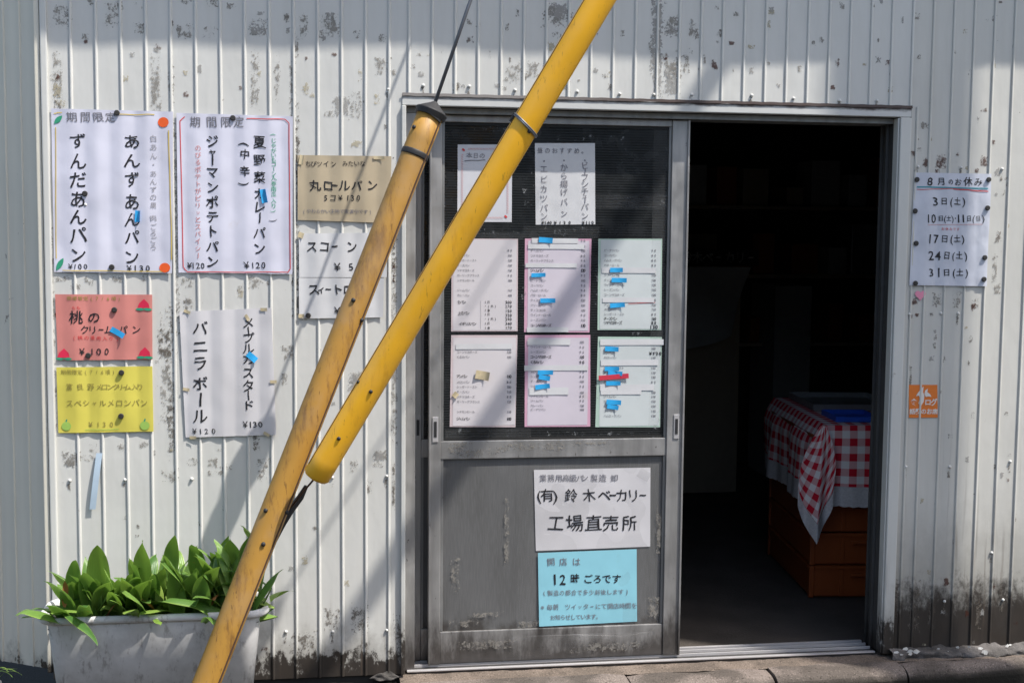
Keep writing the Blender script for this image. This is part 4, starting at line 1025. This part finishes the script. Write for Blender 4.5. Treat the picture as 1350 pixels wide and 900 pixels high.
# ------------------------------------------------------------------ planter and plant
PX0, PX1 = W(44, 815, -.34).x, W(354, 808, -.34).x; PY0, PY1 = -.34, -.115; PZ = .318
pt = empty('planter', ((PX0+PX1)/2, (PY0+PY1)/2, -.02)); tag(pt, 'long weathered grey-white plastic planter on the ground before the ribbed wall', 'planter')
def rrect(ix, iy, z, r, n=10):
    x0, x1, y0, y1 = PX0+ix, PX1-ix, PY0+iy, PY1-iy; out = []
    for cx, cy, a0 in ((x1-r, y0+r, -90), (x1-r, y1-r, 0), (x0+r, y1-r, 90), (x0+r, y0+r, 180)):
        for k in range(n+1):
            a = R_(a0+90*k/n); out.append((cx+r*math.cos(a), cy+r*math.sin(a), z))
    # straight front and back get extra points through even spacing
    return out
def loft(rings):
    m = MB(); n = len(rings[0])
    for r in rings: m.v += r
    for i in range(len(rings)-1):
        for k in range(n): m.f.append((i*n+k, i*n+(k+1) % n, (i+1)*n+(k+1) % n, (i+1)*n+k))
    return m
m = loft([rrect(.060, .034, -.02, .03), rrect(.026, .010, PZ-.035, .05), rrect(.024, .009, PZ-.020, .05)])
m.f.append(tuple(range(44))[::-1]); m.build('planter_body', M['planter'], pt, smooth=True)
rim = loft([rrect(.026, .0105, PZ-.022, .05), rrect(.006, .006, PZ-.022, .06), rrect(.0, .0, PZ-.016, .064), rrect(.0, .0, PZ-.008, .064), rrect(.004, .004, PZ-.001, .062), rrect(.011, .011, PZ, .056), rrect(.019, .019, PZ-.004, .05), rrect(.022, .022, PZ-.012, .047), rrect(.026, .026, PZ-.05, .045)])
rim.build('planter_rim', M['planter'], pt, smooth=True)
m = MB().grid(lambda u, v: (PX0+.03+(PX1-PX0-.06)*u, PY0+.03+(PY1-PY0-.06)*v, PZ-.04+.008*noise.noise(Vector((u*20, v*8, 1)))), 40, 14); m.build('soil', M['soil'], pt)
def leaf_mesh(seed, L, w, bend, fold, twist, wav):
    r = random.Random(seed); m = MB(); uv = []; nv, nu = 12, 6; pos = Vector((0, 0, 0)); th = 0
    pet = L*.12
    rows = []
    for j in range(nv+1):
        t = j/nv; th = bend*t**1.6
        wd = w*((t+.02)**.75*(1-t)**.95*3.25)*.5*.95+.0006
        rows.append((pos.copy(), th, wd, t)); pos = pos+Vector((0, -math.sin(th), math.cos(th)))*(L/nv)
    for (p, th, wd, t) in rows:
        for i in range(nu+1):
            q = i/nu*2-1; tw = twist*t
            x = q*wd; y = -fold*abs(q)*wd + wav*math.sin(t*9+q*2+seed)*abs(q)*.5
            x2 = x*math.cos(tw)-y*math.sin(tw); y2 = x*math.sin(tw)+y*math.cos(tw)
            m.v.append((p.x+x2, p.y+y2*math.cos(th), p.z+y2*math.sin(th)*-1)); uv.append((i/nu, t))
    for j in range(nv):
        for i in range(nu): q = j*(nu+1)+i; m.f.append((q, q+1, q+nu+2, q+nu+1))
    return m, uv
pg = empty('leafy_plant', ((PX0+PX1)/2, -.22, PZ-.04)); tag(pg, 'dense clump of broad pointed green leaves growing in the long planter', 'plant')
rl = random.Random(21)
shapes = []
for k in range(9):
    m, uv = leaf_mesh(k, rl.uniform(.15, .20), rl.uniform(.042, .060), rl.uniform(.1, 1.1), rl.uniform(.15, .8), rl.uniform(-.9, .9), rl.uniform(.004, .014))
    shapes.append((m, uv))
protos = {}
def put_leaf(k, loc, yaw, tilt, sc, light=False, roll=0):
    key = (k, light); Mx = Matrix.Translation(loc) @ Matrix.Rotation(yaw, 4, 'Z') @ Matrix.Rotation(tilt, 4, 'X') @ Matrix.Rotation(roll, 4, 'Z') @ Matrix.Scale(sc, 4)
    if key not in protos:
        m, uv = shapes[k]; o = m.build('leaf', M['leaf_light'] if light else M['leaf'], pg, smooth=True, uvs=uv); protos[key] = o
        o.matrix_basis = Mx; o.matrix_parent_inverse = WM(pg).inverted()
    else: share(protos[key], 'leaf', pg, rotm=Mx)
prof_top = [(44, 790), (80, 745), (92, 730), (110, 760), (131, 722), (150, 740), (170, 742), (188, 730), (210, 728), (225, 714), (245, 735), (265, 716), (285, 735), (305, 706), (322, 702), (345, 740), (372, 735)]
stems = []
for i in range(125):
    u_ = rl.random(); x = PX0+.055+(PX1-PX0-.11)*u_; y = PY0+.045+(PY1-PY0-.09)*rl.random()
    # how tall the clump is here
    px = 60+(300*u_); tp = 0
    for (q0, q1) in zip(prof_top, prof_top[1:]):
        if q0[0] <= px <= q1[0]: tp = q0[1]+(q1[1]-q0[1])*(px-q0[0])/(q1[0]-q0[0])
    H = W(px, tp+4, y).z-PZ if tp else .12
    k = rl.randrange(9); sc = rl.uniform(.72, 1.15)
    yaw = rl.uniform(-math.pi, math.pi)
    if rl.random() < .55: yaw = rl.gauss(0, .8)
    zb = PZ-.045+max(0, H-.145*sc+.035)*rl.uniform(.1, 1.1)
    tilt = rl.uniform(0, .5)
    if zb-PZ < 0 and rl.random() < .5: tilt = rl.uniform(.4, 1.1)
    ln = Vector((x, y, zb)); put_leaf(k, ln, yaw, tilt, sc, rl.random() < .28, rl.uniform(-.4, .4))
    stems.append((Vector((x+rl.uniform(-.012, .012), y, PZ-.05)), ln))
# single leaves the photograph shows clearly
for (px, py, Y, k, yaw, tilt, sc, li) in [(82, 806, -.33, 2, .9, 1.75, .9, False), (66, 806, -.33, 5, 1.5, 1.4, .55, True), (345, 780, -.25, 1, -1.7, .7, .8, False), (350, 790, -.28, 4, -1.6, 1.15, .85, False), (345, 760, -.22, 6, -1.3, .5, .8, False), (350, 795, -.25, 7, -1.9, 1.35, .7, True),
        (362, 800, -.27, 2, -1.5, 1.0, .95, True), (358, 775, -.25, 8, -1.2, .8, 1.0, False), (366, 812, -.28, 5, -1.7, 1.3, .8, False), (350, 745, -.2, 0, -.9, .3, 1.0, True), (315, 775, -.22, 0, -.3, .15, 1.15, False), (328, 770, -.24, 3, .2, .2, 1.05, False), (262, 770, -.2, 8, -.2, .15, 1.0, False), (225, 770, -.24, 2, .3, .1, 1.0, False), (133, 790, -.26, 5, .05, .1, 1.15, True), (190, 790, -.25, 1, .1, .1, 1.05, True), (95, 790, -.26, 6, .3, .2, 1.0, False),
        (270, 820, -.34, 4, .3, 1.0, .9, False), (180, 812, -.33, 8, -.2, .9, .7, True), (205, 815, -.34, 0, .3, 1.3, .45, True)]:
    q = W(px, py, Y); put_leaf(k, q, yaw, tilt, sc, li); stems.append((Vector((max(PX0+.05, min(PX1-.05, q.x)), max(PY0+.05, Y), PZ-.05)), q))
m = MB()
for p0, p1 in stems: m.tube([p0, p0.lerp(p1, .5)+Vector((.004, 0, 0)), p1], [.0035, .003, .0022], 5, False)
o = m.build('leaf_stalks', M['stem'], pg, smooth=True); o['kind'] = 'stuff'
m, uv = leaf_mesh(3, .09, .018, .9, .5, .8, .004)
dp = m.build('dry_leaf', M['dry'], pg, smooth=True); dp.matrix_basis = Matrix.Translation(W(85, 800, -.3)) @ Matrix.Rotation(.3, 4, 'Z'); dp.matrix_parent_inverse = WM(pg).inverted()
for (px, py, yw) in ((140, 812, 1.), (272, 805, 2.2), (205, 805, -1)):
    share(dp, 'dry_leaf', pg, rotm=Matrix.Translation(W(px, py, -.31)) @ Matrix.Rotation(yw, 4, 'Z') @ Matrix.Rotation(.5, 4, 'X') @ Matrix.Scale(.7, 4))
# second plant at the left edge
pq = empty('grassy_plant', W(-14, 900, -.33)); tag(pq, 'light green arching blades of a small plant at the lower left edge', 'plant')
c0 = W(-14, 905, -.33)
m0 = MB(); m0.tube([(c0.x-.03, c0.y, -.02), (c0.x-.03, c0.y, .135)], [.045, .062], 20).build('pot', M['planter'], pq, smooth=True)
for i in range(16):
    m = MB(); a = rl.uniform(-1.9, 1.9); L = rl.uniform(.07, .12); wdt = rl.uniform(.005, .009); uv = []
    dx, dy = math.sin(a), -math.cos(a); bn = rl.uniform(1.4, 2.6)
    base = Vector((c0.x+rl.uniform(-.02, .03), c0.y+rl.uniform(-.02, .02), .135)); q = base.copy(); th = rl.uniform(.1, .5)
    for j in range(9):
        t = j/8; w_ = wdt*(1-t**2)*.5+.0004
        m.v += [tuple(q+Vector((-dy*w_, dx*w_, 0))), tuple(q-Vector((-dy*w_, dx*w_, 0)))]; uv += [(0.2, t), (.8, t)]
        an = th+bn*t; q = q+Vector((dx*math.sin(an), dy*math.sin(an), math.cos(an)))*L/8
    for j in range(8): m.f.append((2*j, 2*j+1, 2*j+3, 2*j+2))
    m.build('leaf', M['leaf_light'], pq, smooth=True, uvs=uv)

# ------------------------------------------------------------------ inside the shop
TY = .62
cx0 = W(1093, 558, TY).x; tz = W(1093, 558, TY).z
# crates under the cloth: stack, front left corner seen
CX, CYf = W(1073, 790, .56).x, .56
czb = .0
proto = None
crX0 = 1.268; crW, crD, crH = .60, .68, .128
lab = ['bottom orange-brown plastic crate of the stack under the gingham cloth', 'second orange-brown plastic crate from the floor, under the gingham cloth corner', 'third orange-brown plastic crate from the floor, mostly under the gingham cloth', 'fourth crate from the floor hidden behind the lace edge of the cloth', 'topmost crate of the stack just under the gingham cloth']
for i in range(5):
    if proto is None:
        e_ = empty('bread_crate', (crX0, .62, .0)); z0, z1 = .001, crH-.003
        x0, x1, y0, y1 = crX0, crX0+crW, .655, .655+crD
        for nm, b_ in (('side_wall', (x0+.006, x0+.014, y0+.02, y1-.02, z0+.006, z1-.012)), ('side_wall', (x1-.014, x1-.006, y0+.02, y1-.02, z0+.006, z1-.012)),
                       ('end_wall', (x0+.02, x1-.02, y0+.006, y0+.014, z0+.006, z1-.012)), ('end_wall', (x0+.02, x1-.02, y1-.014, y1-.006, z0+.006, z1-.012)), ('base', (x0+.015, x1-.015, y0+.015, y1-.015, z0, z0+.006))):
            box(nm, M['crate'], e_, *b_)
        for nm, xs_, ys_ in (('corner_post', x0, y0), ('corner_post', x1-.02, y0), ('corner_post', x0, y1-.02), ('corner_post', x1-.02, y1-.02)): box(nm, M['crate'], e_, xs_, xs_+.02, ys_, ys_+.02, z0, z1, .003)
        box('rib', M['crate'], e_, x0+.12, x0+.135, y0+.001, y0+.006, z0+.006, z1-.014, .001); box('rib', M['crate'], e_, x0+.30, x0+.315, y0+.001, y0+.006, z0+.006, z1-.014, .001)
        m = MB(); m.box(x0+.0205, x1-.0205, y0-.002, y0+.02, z1-.011, z1); m.box(x0+.0205, x1-.0205, y1-.02, y1+.002, z1-.011, z1); m.box(x0-.002, x0+.02, y0+.0205, y1-.0205, z1-.011, z1); m.box(x1-.02, x1+.002, y0+.0205, y1-.0205, z1-.011, z1)
        m.build('rim', M['crate'], e_); box('handle_grip', M['crate'], e_, x0+.16, x0+.28, y0-.008, y0-.001, z1-.04, z1-.028, .002)
        proto = e_; e2 = e_
    else:
        e2 = proto.copy(); COL.objects.link(e2); e2.location = proto.location+Vector((0, 0, crH*i))
        for ch in [c for c in bpy.data.objects if c.parent == proto]:
            c2 = ch.copy(); COL.objects.link(c2); c2.parent = e2; c2.matrix_parent_inverse = ch.matrix_parent_inverse
    tag(e2, lab[i], 'crate', 'plastic crates stacked inside the doorway')
tb = empty('display_table_board', (crX0+.3, 1.0, .66)); tag(tb, 'low board on the crates under the red and white gingham cloth', 'board')
TZ = tz-.004
box('board', M['carton'], tb, crX0+.06, crX0+.70, .66, 1.30, 5*crH, TZ-.006)
# gingham cloth
clo = MB(); uv = []
TX0, TX1, TY0, TY1 = crX0+.032, crX0+.75, .600, 1.42
def cloth():
    m = MB(); uv = []
    drop = .235; lace = .075
    def add_grid(fn, nu, nv, uvf):
        b = len(m.v); 
        for j in range(nv+1):
            for i in range(nu+1): m.v.append(fn(i/nu, j/nv)); uv.append(uvf(i/nu, j/nv))
        for j in range(nv):
            for i in range(nu): q = b+j*(nu+1)+i; m.f.append((q, q+1, q+nu+2, q+nu+1))
    add_grid(lambda u, v: (TX0+(TX1-TX0)*u, TY0+(TY1-TY0)*v, TZ+.001*noise.noise(Vector((u*9, v*9, 0)))), 20, 20, lambda u, v: (TX0+(TX1-TX0)*u, TY0+(TY1-TY0)*v))
    def ff(u, v):                                     # front fall
        x = TX0+(TX1-TX0)*u; w = .012*v*math.sin(x*22)+.006*v*math.sin(x*55)
        return (x, TY0-.004*v-w-.006*math.sin(min(1, v*3)*1.5), TZ-drop*v)
    add_grid(ff, 60, 14, lambda u, v: (TX0+(TX1-TX0)*u, TY0-drop*v))
    def fl(u, v):                                     # left fall
        y = TY0+(TY1-TY0)*u; w = .014*v*math.sin(y*17)+.006*v*math.sin(y*43)
        return (TX0-.004*v-w-.048*math.sin(min(1, v*2.2)*1.57), y, TZ-drop*v)
    add_grid(fl, 60, 14, lambda u, v: (TX0-drop*v, TY0+(TY1-TY0)*u))
    return m, uv, drop, lace
m, uv, drop, lace = cloth()
tc = m.build('tablecloth', M['gingham'], smooth=True, uvs=uv); tag(tc, 'red and white gingham tablecloth with white lace edge draped inside the doorway', 'tablecloth')
m = MB()
def lf(u, v):
    x = TX0+(TX1-TX0)*u; w = .012*(1+v*.3)*math.sin(x*22)+.006*math.sin(x*55); return (x, TY0-.004-w-.0065, TZ-drop-lace*v-.004*abs(math.sin(x*90))*v)
m.grid(lf, 160, 5)
def ll(u, v):
    y = TY0+(TY1-TY0)*u; w = .014*(1+v*.3)*math.sin(y*17)+.006*math.sin(y*43); return (TX0-.004-w-.0485, y, TZ-drop-lace*v-.004*abs(math.sin(y*90))*v)
m.grid(ll, 200, 5); m.build('lace_edge', M['lace'], tc, smooth=True)
# hanging corner of the cloth: a folded point
m = MB(); uv = []
C = Vector((TX0, TY0, TZ))
def cor(u, v, ext=0.):
    # u across the fold (left plane -> right plane), v down
    spread = (.018+.085*math.sin(min(1, v/.75)*math.pi/2))
    a = (u-.5)*2
    tipd = (1-abs(a))**.75
    dz = v*(.235+.13*tipd)
    x = C.x-.014-.026*v+a*spread*.66; y = C.y-.018-.030*v*(1-abs(a))-.012*math.cos(a*6)*v
    return (x, y, C.z-dz)
nu_, nv_ = 24, 18
for j in range(nv_+1):
    for i in range(nu_+1):
        q = cor(i/nu_, j/nv_); m.v.append(q); uv.append(((i/nu_-.5)*.26+j/nv_*.12, j/nv_*.36+(i/nu_)*.07))
for j in range(nv_):
    for i in range(nu_): q = j*(nu_+1)+i; m.f.append((q, q+1, q+nu_+2, q+nu_+1))
m.build('hanging_corner', M['gingham'], tc, smooth=True, uvs=uv)
m = MB()
def cl2(u, v):
    x, y, z = cor(u, 1.); a = abs((u-.5)*2); return (x, y-.002, z-.075*v*(1-.15*a)-.003*abs(math.sin(u*60)))
m.grid(cl2, 40, 4); m.build('lace_edge', M['lace'], tc, smooth=True)
# things on the cloth
q = W(1103, 547, .72)
m = MB(); x0, x1, y0, y1 = 1.365, 1.53, .68, .88
m.box(x0, x1, y0, y1, TZ+.002, TZ+.006); 
for b_ in ((x0, x1, y0-.004, y0, TZ+.002, TZ+.022), (x0, x1, y1, y1+.004, TZ+.002, TZ+.022), (x0-.004, x0, y0, y1, TZ+.002, TZ+.022), (x1, x1+.004, y0, y1, TZ+.002, TZ+.022)): m.box(*b_)
o = m.build('money_tray', M['tray_blue']); tag(o, 'bright blue plastic tray lying on the gingham tablecloth', 'tray')
m = MB(); m.box(1.36, 1.70, .98, 1.38, TZ+.004, TZ+.010)
for b_ in ((1.36, 1.70, .976, .98, TZ+.004, TZ+.03), (1.36, 1.70, 1.38, 1.384, TZ+.004, TZ+.03), (1.356, 1.36, .98, 1.38, TZ+.004, TZ+.03), (1.70, 1.704, .98, 1.38, TZ+.004, TZ+.03)): m.box(*b_)
o = m.build('baking_tray', M['tin']); tag(o, 'shallow dull metal tray behind the blue tray on the gingham cloth', 'tray')
piv = Vector((crX0+.03, .62, 0)); RT = Matrix.Translation(piv) @ Matrix.Rotation(R_(-6.5), 4, 'Z') @ Matrix.Translation(-piv)
for o in list(COL.objects):
    if o.parent is None and o.name.split('.')[0] in ('bread_crate', 'display_table_board', 'tablecloth', 'money_tray', 'baking_tray'): o.matrix_basis = RT @ o.matrix_basis
# yellow rod leaning inside the right jamb
p0, p1 = W(1150, 850, .16), W(1165, 306, .16); p0.z = .0
MB().tube([p0, p1], .0045, 10).build('yellow_rod', M['yellow_rod']); tag(bpy.data.objects['yellow_rod'], 'thin yellow rod standing upright inside the right door jamb', 'rod')
# dust sheet over a rack, a carton and the inner shop board in the dark
bx0, bx1 = W(908, 400, 2.6).x, W(988, 400, 2.6).x
zt_, zb_ = W(940, 352, 2.6).z, W(940, 472, 2.6).z
m = MB().grid(lambda u, v: (bx0-.5+(bx1-bx0+.5)*u-.10*(1-v)*(u**3), 2.6-.03*math.sin(u*9+v*4), zb_+(.12*u**2*(1-v))+(zt_-zb_)*v), 30, 20)
o = m.build('dust_sheet', M['sheet'], smooth=True); tag(o, 'pale cloth sheet hanging in the dark back of the shop', 'cloth')
box('shelf_rack', M['carton'], None, bx0-.5, bx1-.03, 2.66, 3.1, .0, zt_-.01); tag(bpy.data.objects['shelf_rack'], 'dark storage rack behind the hanging pale sheet', 'rack')
z0, z1 = W(960, 348, 2.9).z, W(960, 330, 2.9).z
s = Sheet('shop_board', 'dark board with pale bakery name at the back of the shop', 'sign', M['room'], [(880, 327), (1000, 330), (1000, 350), (880, 350)], (0, 0, 1), 2.9, 0, nu=2, nv=2)
fcu = bpy.data.curves.new('glyph', 'FONT'); fob = bpy.data.objects.new('glyph', fcu); COL.objects.link(fob); fcu.resolution_u = 2; _fc.clear()
s.text('鈴木ベーカリー', 905, 339, 990, 340, 15, 'white_print', .01, .1)
s.done(); bpy.data.objects.remove(fob)
box('storage_carton', M['sheet'], None, W(1022, 400, 3.0).x, W(1070, 400, 3.0).x, 3.0, 3.4, .0, W(1045, 377, 3.0).z); tag(bpy.data.objects['storage_carton'], 'tall pale carton standing against the back wall of the shop', 'box')
rb = random.Random(4)
rk = empty('wall_shelf', (1.9, 3.3, 0)); tag(rk, 'dim wall shelf with boards at the back right of the shop', 'shelf')
for z in (.75, 1.15, 1.55): box('shelf_board', M['carton'], rk, 1.45, 2.85, 3.2, 3.58, z, z+.02)
for x in (1.45, 2.82): box('upright', M['carton'], rk, x, x+.02, 3.2, 3.22, .0, z+.3)
n = 0
for z in (.77, 1.17, 1.57):
    x = 1.52
    while x < 2.7:
        w = rb.uniform(.09, .24); h = rb.uniform(.1, .3)
        o = box('storage_box', M[rb.choice(['sheet', 'carton', 'crate', 'tin'])], None, x, x+w, 3.25, 3.5, z+.002, z+h, .006); n += 1
        tag(o, 'dim storage box standing on the wall shelf at the dark back of the shop', 'box', 'boxes on the back shelf'); x += w+rb.uniform(.02, .12)
scene.render.resolution_x = 1024; scene.render.resolution_y = 682
